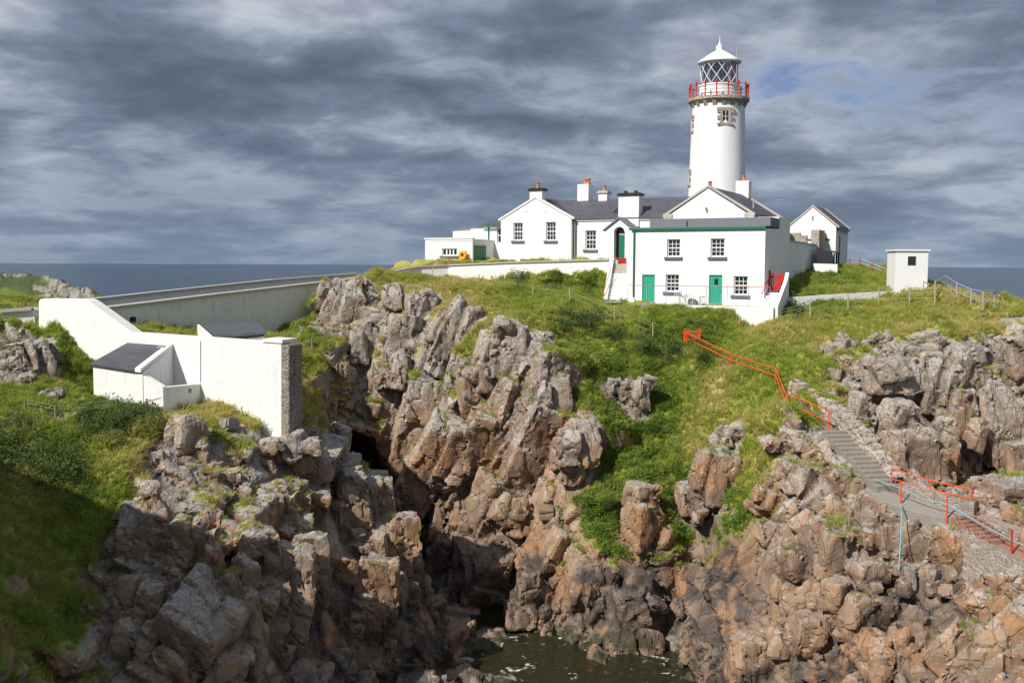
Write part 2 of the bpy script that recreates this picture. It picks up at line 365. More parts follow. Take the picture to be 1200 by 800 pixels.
# outcrops: (px, py, Y, half width, half depth, half height in metres, lean to the right, turn)
ROCKS = [
    (412, 372, 65.4, 1.0, 1.3, 2.6, .06, .3), (393, 362, 66.4, .9, 1.1, 1.5, .3, .1), (432, 350, 66.2, .45, .6, 1.5, -.1, 0), (388, 394, 63.4, 1.6, .9, .55, .1, .2), (424, 398, 63.2, .8, .8, 1.5, .05, .4),
    (462, 362, 64.4, .85, .9, 1.2, -.25, .2), (490, 372, 63.3, 1.0, 1.0, 1.55, .05, .5), (473, 392, 62.4, 1.0, .9, 1.3, -.1, .1), (505, 358, 63.6, .7, .8, .8, -.05, .3),
    (527, 388, 60.4, .75, .9, 2.2, .38, .2), (546, 385, 60.0, .6, .8, 1.4, .28, .4), (560, 372, 60.2, .4, .6, .7, .1, .2), (466, 434, 60.4, .55, .8, 1.25, .15, .3), (450, 440, 60.7, .6, .7, .8, -.1, .1),
    (580, 418, 56.0, 1.1, 1.2, 2.0, .1, .3), (602, 422, 55.4, .95, 1.1, 2.3, -.04, .1), (634, 428, 55.2, .85, 1.0, 1.6, .04, .5), (612, 392, 57.2, .3, .5, .9, -.25, 0), (560, 440, 55.6, 1.0, .9, .5, .6, .2), (646, 470, 53.2, .9, 1.0, 1.6, .06, .3),
    (750, 462, 53.2, .6, .7, .85, .1, .3), (736, 452, 53.7, .3, .5, .8, .08, 0), (722, 452, 53.8, .5, .6, .5, 0, .2), (678, 520, 50.8, .9, .9, 1.3, .1, .4), (672, 545, 50.2, .7, .7, .9, .2, .1),
    (748, 600, 48.6, 1.0, 1.0, 1.5, .1, .5), (758, 583, 48.7, .6, .6, .6, -.3, .2), (840, 552, 48.8, .95, 1.0, 1.6, .12, .3), (826, 560, 48.7, .5, .7, 1.6, .16, .1), (846, 506, 50.6, .22, .4, .8, .12, 0), (858, 508, 50.3, .6, .5, .4, 0, .3),
    (903, 570, 45.6, .7, .8, .5, .3, .2), (945, 516, 46.8, 1.1, .9, .42, .05, .3), (962, 530, 45.8, 1.0, .9, .5, .05, .1), (940, 560, 43.8, .9, .9, .7, .1, .4), (985, 565, 43.0, .8, .8, .6, -.2, .3), (905, 590, 44.6, .6, .6, .6, .4, .2),
    (970, 640, 40.2, 1.1, 1.0, 1.2, .05, .35), (1010, 628, 40.0, .9, 1.0, .75, .05, .2), (1052, 640, 39.2, .85, .9, 1.15, 0, .25), (1095, 650, 38.2, .8, .8, 1.1, .04, .1), (1118, 645, 37.6, .7, .7, 1.0, -.1, .4), (1020, 668, 38.6, 1.0, .8, .5, 0, .3),
    (1015, 720, 37.6, 1.3, 1.0, .9, .15, .3), (1065, 690, 37.2, .5, .3, .55, -.25, .6), (1095, 685, 36.9, .38, .3, .42, .15, .2), (1080, 735, 36.2, .8, .7, .7, .2, .5), (1050, 765, 35.2, .4, .6, 1.1, .12, .2), (1030, 770, 35.0, .4, .6, .8, .15, .2), (1150, 755, 33.4, 1.2, 1.0, .7, -.4, .2), (930, 690, 41.0, .5, .7, 1.2, .05, .2), (955, 745, 38.0, 1.0, .9, .8, .1, .1), (880, 770, 39.0, 1.1, 1.0, .9, .1, .3), (1185, 690, 34.6, .9, .8, .7, 0, .3),
    (1046, 440, 52.2, 1.6, 1.2, 1.0, -.05, .2), (1010, 432, 53.2, .8, .8, .6, -.1, .3), (1090, 450, 52.2, 1.0, 1.0, 1.6, .05, .4), (1070, 420, 53.6, 1.2, 1.0, .7, 0, .1), (1052, 496, 50.2, 1.0, 1.0, 1.2, .08, .3), (1120, 490, 51.0, .7, .9, 1.6, .03, .2), (1068, 530, 48.6, 1.4, 1.0, 1.2, -.06, .2), (1085, 400, 54.8, .9, .8, .5, -.35, .1), (1130, 425, 53.6, .9, .8, 1.0, .3, .4), (1165, 500, 51.8, 1.3, 1.0, 2.4, -.2, .3), (1180, 425, 55.6, 1.3, 1.0, 1.4, -.2, .2), (1100, 520, 49.6, .8, .8, 1.4, 0, .1),
    (1005, 495, 50.2, .5, .8, 1.6, .02, .3), (1180, 575, 39.2, 1.4, 1.0, .55, -.1, .2), (992, 400, 55.6, .5, .5, .4, .2, .3), (972, 408, 55.6, .4, .5, .3, .1, .2), (1030, 398, 55.4, .6, .5, .3, -.2, 0),
    (214, 520, 39.4, .8, .9, 1.25, .1, .3), (232, 530, 39.2, .6, .7, 1.0, -.1, .1), (268, 497, 41.2, .4, .4, .3, 0, .2), (188, 545, 37.6, .28, .5, .65, -.05, .2), (205, 548, 37.8, .3, .5, .5, .1, .1), (262, 560, 38.6, .7, .6, .5, .2, .4), (287, 580, 38.4, .35, .4, .55, .1, .1), (335, 525, 41.8, .9, .8, .6, -.15, .1), (352, 545, 42.4, .7, .7, .9, .1, .3),
    (160, 640, 34.0, .75, .9, 1.7, .0, .2), (185, 650, 34.1, .8, .9, 2.1, -.12, .4), (205, 660, 34.0, .9, 1.0, 1.6, -.25, .3), (172, 720, 32.4, 1.1, 1.0, 1.3, .05, .1), (240, 700, 33.4, .65, .8, 2.2, .18, .2), (262, 720, 33.0, .7, .8, 2.0, .12, .5), (285, 750, 32.8, .7, .8, 1.3, .1, .1), (300, 645, 36.4, .8, .9, 1.1, .15, .3), (330, 690, 36.8, 1.2, 1.0, 1.8, .2, .2), (410, 590, 43.8, .8, .9, 1.6, .08, .4), (432, 600, 44.6, .5, .7, 1.6, .1, .2), (450, 590, 45.4, .5, .7, 1.3, .15, .2), (468, 640, 44.4, .9, .9, 1.6, .12, .3), (440, 690, 41.8, 1.1, 1.0, 1.8, .12, .1), (395, 520, 46.6, .6, .8, .9, .3, .2), (40, 430, 44.2, .95, .9, 1.2, -.15, .3), (10, 450, 43.2, .8, .8, .6, -.1, .2), (75, 425, 46.4, .6, .5, .5, -.2, .2), (70, 490, 39.8, .3, .3, .16, 0, .2), (60, 462, 41.6, .3, .3, .16, 0, .4),
    (575, 768, 46.6, .6, .6, .5, 0, .3), (608, 785, 45.0, .7, .6, .45, 0, .6), (560, 795, 43.6, .8, .7, .5, .1, .2), (640, 797, 43.8, .7, .6, .4, 0, .2), (590, 752, 48, .5, .5, .4, 0, .2),
    (628, 700, 49.0, 1.0, 1.0, 1.4, .1, .3), (560, 520, 54.2, 1.0, .9, 1.8, .3, .2), (530, 560, 54.8, .7, .8, 2.0, .2, .3), (600, 600, 51.6, 1.0, .8, .8, .5, .2), (690, 690, 47.4, 1.0, .9, 1.4, .1, .3), (735, 720, 46.2, .9, .9, 1.2, -.1, .2), (745, 690, 46.9, .7, .7, 1.0, .1, .2),
]

VX = 0.128
GX0, GX1, GY0, GY1, GZ0, GZ1 = -33.0, 41.0, 22.0, 80.0, -0.8, 19.6


def headland_height():
    """triangulate the survey points, sample height and grassiness on a grid, soften a little"""
    pts = np.array(CTRL, np.float64)
    pts = pts[(pts[:, 0] > GX0 - 8) & (pts[:, 0] < GX1 + 8)]
    corner = np.array([(GX0 - 8, GY0 - 8, 8, .5), (GX1 + 8, GY0 - 8, 3, 0), (GX1 + 8, GY1 + 8, -3, 0), (GX0 - 8, GY1 + 8, -3, 0)])
    pts = np.vstack([pts, corner])
    vs, es, fs, ov, oe, of = delaunay_2d_cdt([Vector((p[0], p[1])) for p in pts], [], [], 0, 1e-5)
    val = np.array([pts[o[0], 2:4] for o in ov])
    xy = np.array([(v.x, v.y) for v in vs])
    nx = int(round((GX1 - GX0) / VX)) + 1; ny = int(round((GY1 - GY0) / VX)) + 1
    Hh = np.full((nx, ny), np.nan); G = np.zeros((nx, ny))
    for f in fs:
        a, b, c = xy[list(f)]
        x0 = max(0, int((min(a[0], b[0], c[0]) - GX0) / VX)); x1 = min(nx - 1, int((max(a[0], b[0], c[0]) - GX0) / VX) + 1)
        y0 = max(0, int((min(a[1], b[1], c[1]) - GY0) / VX)); y1 = min(ny - 1, int((max(a[1], b[1], c[1]) - GY0) / VX) + 1)
        if x1 < x0 or y1 < y0: continue
        X, Y = np.meshgrid(GX0 + np.arange(x0, x1 + 1) * VX, GY0 + np.arange(y0, y1 + 1) * VX, indexing='ij')
        den = (b[1] - c[1]) * (a[0] - c[0]) + (c[0] - b[0]) * (a[1] - c[1])
        if abs(den) < 1e-9: continue
        l0 = ((b[1] - c[1]) * (X - c[0]) + (c[0] - b[0]) * (Y - c[1])) / den
        l1 = ((c[1] - a[1]) * (X - c[0]) + (a[0] - c[0]) * (Y - c[1])) / den
        l2 = 1 - l0 - l1
        m = (l0 >= -1e-6) & (l1 >= -1e-6) & (l2 >= -1e-6)
        va, vb, vc = val[list(f)]
        sub = Hh[x0:x1 + 1, y0:y1 + 1]; sub[m] = (l0 * va[0] + l1 * vb[0] + l2 * vc[0])[m]
        sub = G[x0:x1 + 1, y0:y1 + 1]; sub[m] = (l0 * va[1] + l1 * vb[1] + l2 * vc[1])[m]
    Hh[np.isnan(Hh)] = -1

    def blur(A, r):
        k = np.exp(-0.5 * (np.arange(-3 * r, 3 * r + 1) / r) ** 2); k /= k.sum()
        for ax in (0, 1):
            P = np.pad(A, [(3 * r, 3 * r) if i == ax else (0, 0) for i in (0, 1)], mode='edge')
            A = sum(k[i] * np.take(P, np.arange(i, i + A.shape[ax]), axis=ax) for i in range(len(k)))
        return A
    return blur(Hh, 3).astype(np.float32), blur(G, 4).astype(np.float32)


def surface_nets(D, org, h):
    ins = D < 0
    nx, ny, nz = D.shape
    c = np.zeros((nx - 1, ny - 1, nz - 1), np.uint8)
    offs = [(i, j, k) for i in (0, 1) for j in (0, 1) for k in (0, 1)]
    for i, j, k in offs:
        c += ins[i:nx - 1 + i, j:ny - 1 + j, k:nz - 1 + k]
    act = np.argwhere((c > 0) & (c < 8))
    idx = np.full(c.shape, -1, np.int32)
    idx[act[:, 0], act[:, 1], act[:, 2]] = np.arange(len(act))
    vals = np.stack([D[act[:, 0] + i, act[:, 1] + j, act[:, 2] + k] for i, j, k in offs], 1)
    pos = np.zeros((len(act), 3)); cnt = np.zeros(len(act))
    for a in range(8):
        for b in range(a + 1, 8):
            oa, ob = np.array(offs[a]), np.array(offs[b])
            if abs(oa - ob).sum() != 1: continue
            va, vb = vals[:, a], vals[:, b]
            m = (va < 0) != (vb < 0)
            t = va[m] / (va[m] - vb[m])
            pos[m] += oa + (ob - oa) * t[:, None]
            cnt[m] += 1
    pos = (act + pos / cnt[:, None]) * h + np.array(org)
    quads = []
    for ax in range(3):
        lo = [slice(None)] * 3; hi = [slice(None)] * 3
        lo[ax] = slice(0, -1); hi[ax] = slice(1, None)
        A = ins[tuple(lo)]; B = ins[tuple(hi)]
        u, v = (ax + 1) % 3, (ax + 2) % 3
        e = np.argwhere(A != B)
        s = [ny, nz, nx]
        ok = (e[:, u] > 0) & (e[:, v] > 0) & (e[:, u] < D.shape[u] - 1) & (e[:, v] < D.shape[v] - 1)
        e = e[ok]
        flip = A[e[:, 0], e[:, 1], e[:, 2]]
        q = []
        for du, dv in ((-1, -1), (0, -1), (0, 0), (-1, 0)):
            w = e.copy(); w[:, u] += du; w[:, v] += dv
            q.append(idx[w[:, 0], w[:, 1], w[:, 2]])
        q = np.stack(q, 1)
        q[~flip] = q[~flip][:, ::-1]
        quads.append(q)
    return pos, np.vstack(quads)


def subdivide(pos, quads, attrs):
    n = len(pos)
    e = np.stack([quads, np.roll(quads, -1, 1)], 2).reshape(-1, 2)
    e = np.sort(e, 1)
    key = e[:, 0].astype(np.int64) * n + e[:, 1]
    uq, inv = np.unique(key, return_inverse=True)
    ea, eb = uq // n, uq % n
    fc = n + len(uq) + np.arange(len(quads))
    em = (n + inv.reshape(-1, 4))
    newp = np.vstack([pos, (pos[ea] + pos[eb]) / 2, pos[quads].mean(1)])
    na = [np.concatenate([a, (a[ea] + a[eb]) / 2, a[quads].mean(1)]) for a in attrs]
    q = [np.stack([quads[:, i], em[:, i], fc, em[:, (i + 3) % 4]], 1) for i in range(4)]
    return newp, np.vstack(q), na


def normals(pos, quads):
    d1 = pos[quads[:, 2]] - pos[quads[:, 0]]; d2 = pos[quads[:, 3]] - pos[quads[:, 1]]
    fn = np.cross(d1, d2)
    out = np.zeros_like(pos)
    for k in range(3):
        for j in range(4):
            out[:, k] += np.bincount(quads[:, j], fn[:, k], len(pos))
    return out / np.maximum(np.linalg.norm(out, axis=1), 1e-9)[:, None]


def relax(pos, quads, it=1, w=0.5):
    for _ in range(it):
        acc = np.zeros_like(pos); cnt = np.zeros(len(pos))
        for j in range(4):
            a = quads[:, j]; b = quads[:, (j + 1) % 4]
            for s, t in ((a, b), (b, a)):
                cnt += np.bincount(s, minlength=len(pos))
                for k in range(3):
                    acc[:, k] += np.bincount(s, pos[t, k], len(pos))
        pos = pos * (1 - w) + w * acc / np.maximum(cnt, 1)[:, None]
    return pos


def np_mesh(name, pos, quads, attrs, mat, smooth=True):
    me = bpy.data.meshes.new(name)
    me.vertices.add(len(pos)); me.vertices.foreach_set('co', pos.astype(np.float32).ravel())
    k = quads.shape[1]
    me.loops.add(quads.size); me.loops.foreach_set('vertex_index', quads.astype(np.int32).ravel())
    me.polygons.add(len(quads))
    me.polygons.foreach_set('loop_start', np.arange(0, quads.size, k, dtype=np.int32))
    me.polygons.foreach_set('use_smooth', np.full(len(quads), smooth))
    me.update(calc_edges=True)
    for n, a in attrs.items():
        at_ = me.attributes.new(n, 'FLOAT', 'POINT'); at_.data.foreach_set('value', a.astype(np.float32))
    me.materials.append(mat)
    return me


# joint directions of the rock: steep slabs leaning to the right, as in the middle cliff
JR = np.array(Matrix.Rotation(math.radians(20), 3, 'Y') @ Matrix.Rotation(math.radians(25), 3, 'Z') @ Matrix.Rotation(math.radians(12), 3, 'X')).T


def rock_space(P, sx, sy, sz, seed):
    w = np.stack([fbm(P * .35 + 7.3 * k, 2, seed + k) for k in range(3)], 1)
    return ((P + w * 0.3) @ JR) / np.array([sx, sy, sz])


# patches of turf seen in the photograph: (px, py, radius in px, tint 0 deep green .. .35 fresh green .. 1 straw)
TURF = [(350, 395, 45, .3), (640, 345, 60, .3), (560, 335, 60, .75), (470, 330, 50, .7), (700, 365, 30, .6), (720, 520, 45, .28), (770, 470, 40, .3), (715, 460, 30, .3), (790, 600, 40, .3), (700, 610, 30, .3), (780, 560, 25, .35),
        (60, 480, 60, .3), (130, 470, 40, .3), (40, 540, 60, .45), (180, 490, 30, .5), (300, 500, 40, .6), (250, 560, 60, .8), (780, 375, 60, .3), (850, 385, 40, .4), (880, 420, 50, .55), (830, 450, 40, .75), (860, 490, 40, .7),
        (950, 330, 40, .25), (1010, 330, 40, .3), (960, 360, 30, .3), (1050, 375, 60, .7), (1100, 370, 50, .8), (1000, 390, 40, .6), (930, 400, 40, .5), (400, 420, 60, .85), (370, 470, 40, .75), (520, 345, 40, .85), (480, 400, 60, .85), (540, 430, 50, .8), (660, 400, 40, .6), (640, 500, 50, .7), (750, 440, 30, .3), (900, 450, 30, .6), (880, 560, 40, .6)]


def to_px(pos):
    R = np.array(CAM_R)
    q = (pos - np.array(CAM_P)) @ R
    return 600 + F_PX * q[:, 0] / -q[:, 2], 400 - F_PX * q[:, 1] / -q[:, 2]


def turf_tint(pos, n1, n2):
    x, y = to_px(pos)
    num = np.full(len(pos), .43 * .25); den = np.full(len(pos), .25)
    for px, py, r, t in TURF:
        w = np.exp(-((x - px) ** 2 + (y - py) ** 2) / (r * r))
        num += w * t; den += w
    return np.clip(num / den + (n1 - .5) * .9 + (n2 - .5) * .7, 0, 1)


def make_headland():
    rng = np.random.RandomState(7)
    Hh, G = headland_height()
    nx, ny = Hh.shape; nz = int(round((GZ1 - GZ0) / VX)) + 1
    gx, gy = np.gradient(Hh, VX)
    slope = np.sqrt(gx * gx + gy * gy)
    zs = (GZ0 + np.arange(nz) * VX).astype(np.float32)
    rk2 = 1 - sstep(G, .3, .7)
    D = (zs[None, None, :] - Hh[:, :, None]) / np.sqrt(1 + slope * slope)[:, :, None] + (rk2 * .45)[:, :, None]
    D = D.astype(np.float32)
    D2 = np.full_like(D, 9.0)
    Gb = np.zeros_like(D); Gb += G[:, :, None]
    xs = GX0 + np.arange(nx) * VX; ys = GY0 + np.arange(ny) * VX

    def block(c, half, rot, cuts, taper=0.0, clear=False):
        """add one angular, jointed rock: a tapered box with corners broken off"""
        r = float(np.linalg.norm(half)) * 1.05 + .5
        i0, i1 = np.searchsorted(xs, [c[0] - r, c[0] + r]); j0, j1 = np.searchsorted(ys, [c[1] - r, c[1] + r]); k0, k1 = np.searchsorted(zs, [c[2] - r, c[2] + r])
        if i1 <= i0 or j1 <= j0 or k1 <= k0: return
        X = (xs[i0:i1] - c[0])[:, None, None]; Y = (ys[j0:j1] - c[1])[None, :, None]; Z = (zs[k0:k1] - c[2])[None, None, :]
        L = [X * rot[a, 0] + Y * rot[a, 1] + Z * rot[a, 2] for a in range(3)]
        t = np.maximum(L[2], 0) * taper if taper else 0
        q = np.maximum(np.maximum(np.abs(L[0]) - half[0] + t, np.abs(L[1]) - half[1] + t), np.abs(L[2]) - half[2])
        for n, d in cuts:
            q = np.maximum(q, L[0] * n[0] + L[1] * n[1] + L[2] * n[2] - d)
        q = q.astype(np.float32)
        A = D[i0:i1, j0:j1, k0:k1]; B = D2[i0:i1, j0:j1, k0:k1]
        B[...] = np.minimum(B, np.maximum(A, q))
        np.minimum(A, q, out=A)
        if clear:
            g = Gb[i0:i1, j0:j1, k0:k1]; g *= sstep(q, -.05, .5)

    def cuts_for(half, n):
        out = []
        for _ in range(n):
            v = rng.normal(size=3); v /= np.linalg.norm(v)
            out.append((v, float(np.abs(v) @ half) * rng.uniform(.55, .85)))
        return out

    # loose jointed blocks all over the bare rock
    rock_ix = np.argwhere((rk2 > .35) & (Hh > -1.2))
    area = np.sqrt(1 + slope * slope)[rock_ix[:, 0], rock_ix[:, 1]]
    prob = area / area.sum()
    tot = area.sum() * VX * VX
    for size, per, sink in ((1.55, .18, .74), (.95, .38, .68), (.45, .35, .62)):
        n = int(tot * per)
        for k in rng.choice(len(rock_ix), n, p=prob):
            i, j = rock_ix[k]
            hz = Hh[i, j]
            s = size * rng.uniform(.65, 1.45)
            half = s * np.array([rng.uniform(.55, 1.0), rng.uniform(.6, 1.1), rng.uniform(1.0, 2.2)])
            half = np.minimum(half, [1.7, 1.8, 3.0])
            nrm = np.array([-gx[i, j], -gy[i, j], 1.0]); nrm /= np.linalg.norm(nrm)
            lean = .32 + .25 * math.sin(xs[i] * .21 + ys[j] * .13)
            e = Matrix.Rotation(lean + rng.normal() * .08, 3, 'Y') @ Matrix.Rotation(.45 + rng.normal() * .16 + .5 * math.sin(xs[i] * .11), 3, 'Z') @ Matrix.Rotation(.2 + rng.normal() * .09, 3, 'X')
            rot = np.array(e).T
            if nrm[2] > .75 and rng.rand() < .6:
                half = half[[2, 1, 0]]
            ext = np.abs(rot @ nrm) @ half
            c = np.array([xs[i], ys[j], hz]) - nrm * (ext * sink * rng.uniform(.8, 1.3) + .15)
            block(c, half, rot, cuts_for(half, 4))
    # the outcrops one can tell apart
    for (px, py, Y, hw, hd, hh, lean, turn) in ROCKS:
        c = at(px, py, Y)
        e = Matrix.Rotation(lean, 3, 'Y') @ Matrix.Rotation(turn, 3, 'Z') @ Matrix.Rotation(rng.normal() * .1, 3, 'X')
        rot = np.array(e).T
        half = np.array([hw, hd, hh]) * 1.0
        block(np.array(c), half, rot, cuts_for(half, 5), .2, True)
        for _ in range(3):
            h2 = half * rng.uniform(.5, .85, 3)
            off = rng.uniform(-1, 1, 3) * (half * [1.0, .9, .85]); off[2] -= half[2] * .25
            e2 = e @ Matrix.Rotation(rng.normal() * .15, 3, 'Z') @ Matrix.Rotation(rng.normal() * .12, 3, 'X') @ Matrix.Rotation(rng.normal() * .12, 3, 'Y')
            block(np.array(c) + rot.T @ off, h2, np.array(e2).T, cuts_for(h2, 4), .1, True)
    # the ways people have cleared
    for line, hw in CARVE:
        pts = [at(*p) for p in line]
        for a, b in zip(pts[:-1], pts[1:]):
            r = hw + .6
            i0, i1 = np.searchsorted(xs, [min(a.x, b.x) - r, max(a.x, b.x) + r]); j0, j1 = np.searchsorted(ys, [min(a.y, b.y) - r, max(a.y, b.y) + r])
            if i1 <= i0 or j1 <= j0: continue
            X = xs[i0:i1][:, None]; Y = ys[j0:j1][None, :]
            dx, dy = b.x - a.x, b.y - a.y
            t = np.clip(((X - a.x) * dx + (Y - a.y) * dy) / (dx * dx + dy * dy), 0, 1)
            dist = np.sqrt((X - a.x - t * dx) ** 2 + (Y - a.y - t * dy) ** 2)
            zl = a.z + (b.z - a.z) * t - .06
            q = np.maximum((dist - hw)[:, :, None], (zl[:, :, None] - zs[None, None, :]))   # negative inside the cleared way
            sub = D[i0:i1, j0:j1, :]
            lim = zs[None, None, :] < (zl[:, :, None] + 2.2)
            sub[...] = np.where(lim, np.maximum(sub, -q), sub)
    # sea cave
    for t in np.linspace(0, 1, 9):
        c = at(430, 568, 57.5 + 9 * t)
        i0, i1 = np.searchsorted(xs, [c.x - 4, c.x + 4]); j0, j1 = np.searchsorted(ys, [c.y - 4, c.y + 4]); k0, k1 = np.searchsorted(zs, [c.z - 5, c.z + 5])
        X, Yy, Z = np.meshgrid(xs[i0:i1] - c.x, ys[j0:j1] - c.y, zs[k0:k1] - c.z, indexing='ij')
        X = X + Z * .3
        q = (np.sqrt((X / 1.75) ** 2 + (Yy / 1.75) ** 2 + (Z / 3.3) ** 2) - 1) * 1.75
        sub = D[i0:i1, j0:j1, k0:k1]; np.maximum(sub, -q, out=sub)
    # open joints between blocks, tussocky ground under the grass
    band = np.argwhere(np.abs(D) < .8)
    P = (band * VX + np.array([GX0, GY0, GZ0])).astype(np.float32)
    ix = (band[:, 0], band[:, 1], band[:, 2])
    rk = 1 - sstep(Gb[ix], .35, .75)
    v = D[ix]
    joint = 1 - sstep(D2[ix] - v, 0, .22)
    v += rk * joint * .13
    s = np.where(rk > .02)[0]
    v[s] -= rk[s] * vnoise(P[s] * .9, 5) * .05
    gs = np.where(rk < .98)[0]
    v[gs] -= (1 - rk[gs]) * (fbm(P[gs] * np.array([.55, .55, .4]), 3, 31) * .38 + np.abs(vnoise(P[gs] * 1.05, 33)) * .3 - .06)
    D[ix] = v
    pos, quads = surface_nets(D, (GX0, GY0, GZ0), VX)
    ii = np.clip(((pos - np.array([GX0, GY0, GZ0])) / VX).round().astype(int), 0, np.array(D.shape) - 1)
    ii = (ii[:, 0], ii[:, 1], ii[:, 2])
    ga = Gb[ii].astype(np.float64)
    jo = 1 - sstep(D2[ii] - D[ii], 0, .22).astype(np.float64)
    # drop what lies under water
    keep = (pos[quads][:, :, 2].max(1) > -0.3)
    quads = quads[keep]
    used = np.unique(quads); mp = np.full(len(pos), -1); mp[used] = np.arange(len(used))
    pos = pos[used]; ga = ga[used]; jo = jo[used]; quads = mp[quads]
    n = normals(pos, quads)
    # what grows where: needs a gentle enough slope
    gr = ga + fbm(pos * .8, 3, 51) * .38 + (n[:, 2] - .55) * .55
    grass = sstep(gr, .38, .62)
    rk = 1 - grass
    s = np.where(rk > .03)[0]
    Pr = pos[s]
    b3, e3 = blocks(rock_space(Pr, 1.0, 1.25, 2.3, 15), 3, .9)
    crack = np.zeros(len(pos)); tone = np.zeros(len(pos))
    disp = np.zeros(len(pos))
    disp[s] = rk[s] * (b3 * .10 - .10 * (1 - sstep(e3, 0, .08)) + fbm(Pr * np.array([3.4, 3.4, 2.0]), 3, 61, .65) * .06)
    crack[s] = np.maximum(jo[s], .7 * (1 - sstep(e3, 0, .09)))
    tone[s] = b3
    g2 = np.where(grass > .03)[0]
    t1 = vnoise(pos[g2] * np.array([2.6, 2.6, 1.6]), 71); t2 = vnoise(pos[g2] * 6.1, 72)
    disp[g2] += grass[g2] * (np.abs(t1) * .2 + t2 * .05)
    pos = pos + n * disp[:, None]
    n1 = fbm(pos * .35, 3, 81) * .5 + .5
    n2 = fbm(pos * 1.6, 4, 91, .6) * .5 + .5
    n5 = fbm(pos * .55 + 31.7, 3, 95) * .5 + .5
    tint = turf_tint(pos, n1, n2)
    return pos, quads, dict(tint=tint, grass=grass, crack=crack, tone=tone, n1=n1, n2=n2, n5=n5)
# ------------------------------------------------------------------ materials
def new_mat(name):
    m = bpy.data.materials.new(name)
    m.use_nodes = True
    t = NT(m.node_tree)
    out = t.n('ShaderNodeOutputMaterial')
    b = t.n('ShaderNodeBsdfPrincipled')
    t.t.links.new(b.outputs[0], out.inputs[0])
    return m, t, b


def bump(t, b, height, strength, dist):
    nd = t.n('ShaderNodeBump', {'Height': height, 'Strength': strength, 'Distance': dist})
    t.set(b, 'Normal', nd.outputs[0])


TURF_RAMP = [(.0, (.045, .075, .014)), (.1, (.12, .185, .022)), (.3, (.225, .30, .035)), (.55, (.31, .335, .062)), (.8, (.48, .395, .145)), (1.0, (.55, .44, .21))]


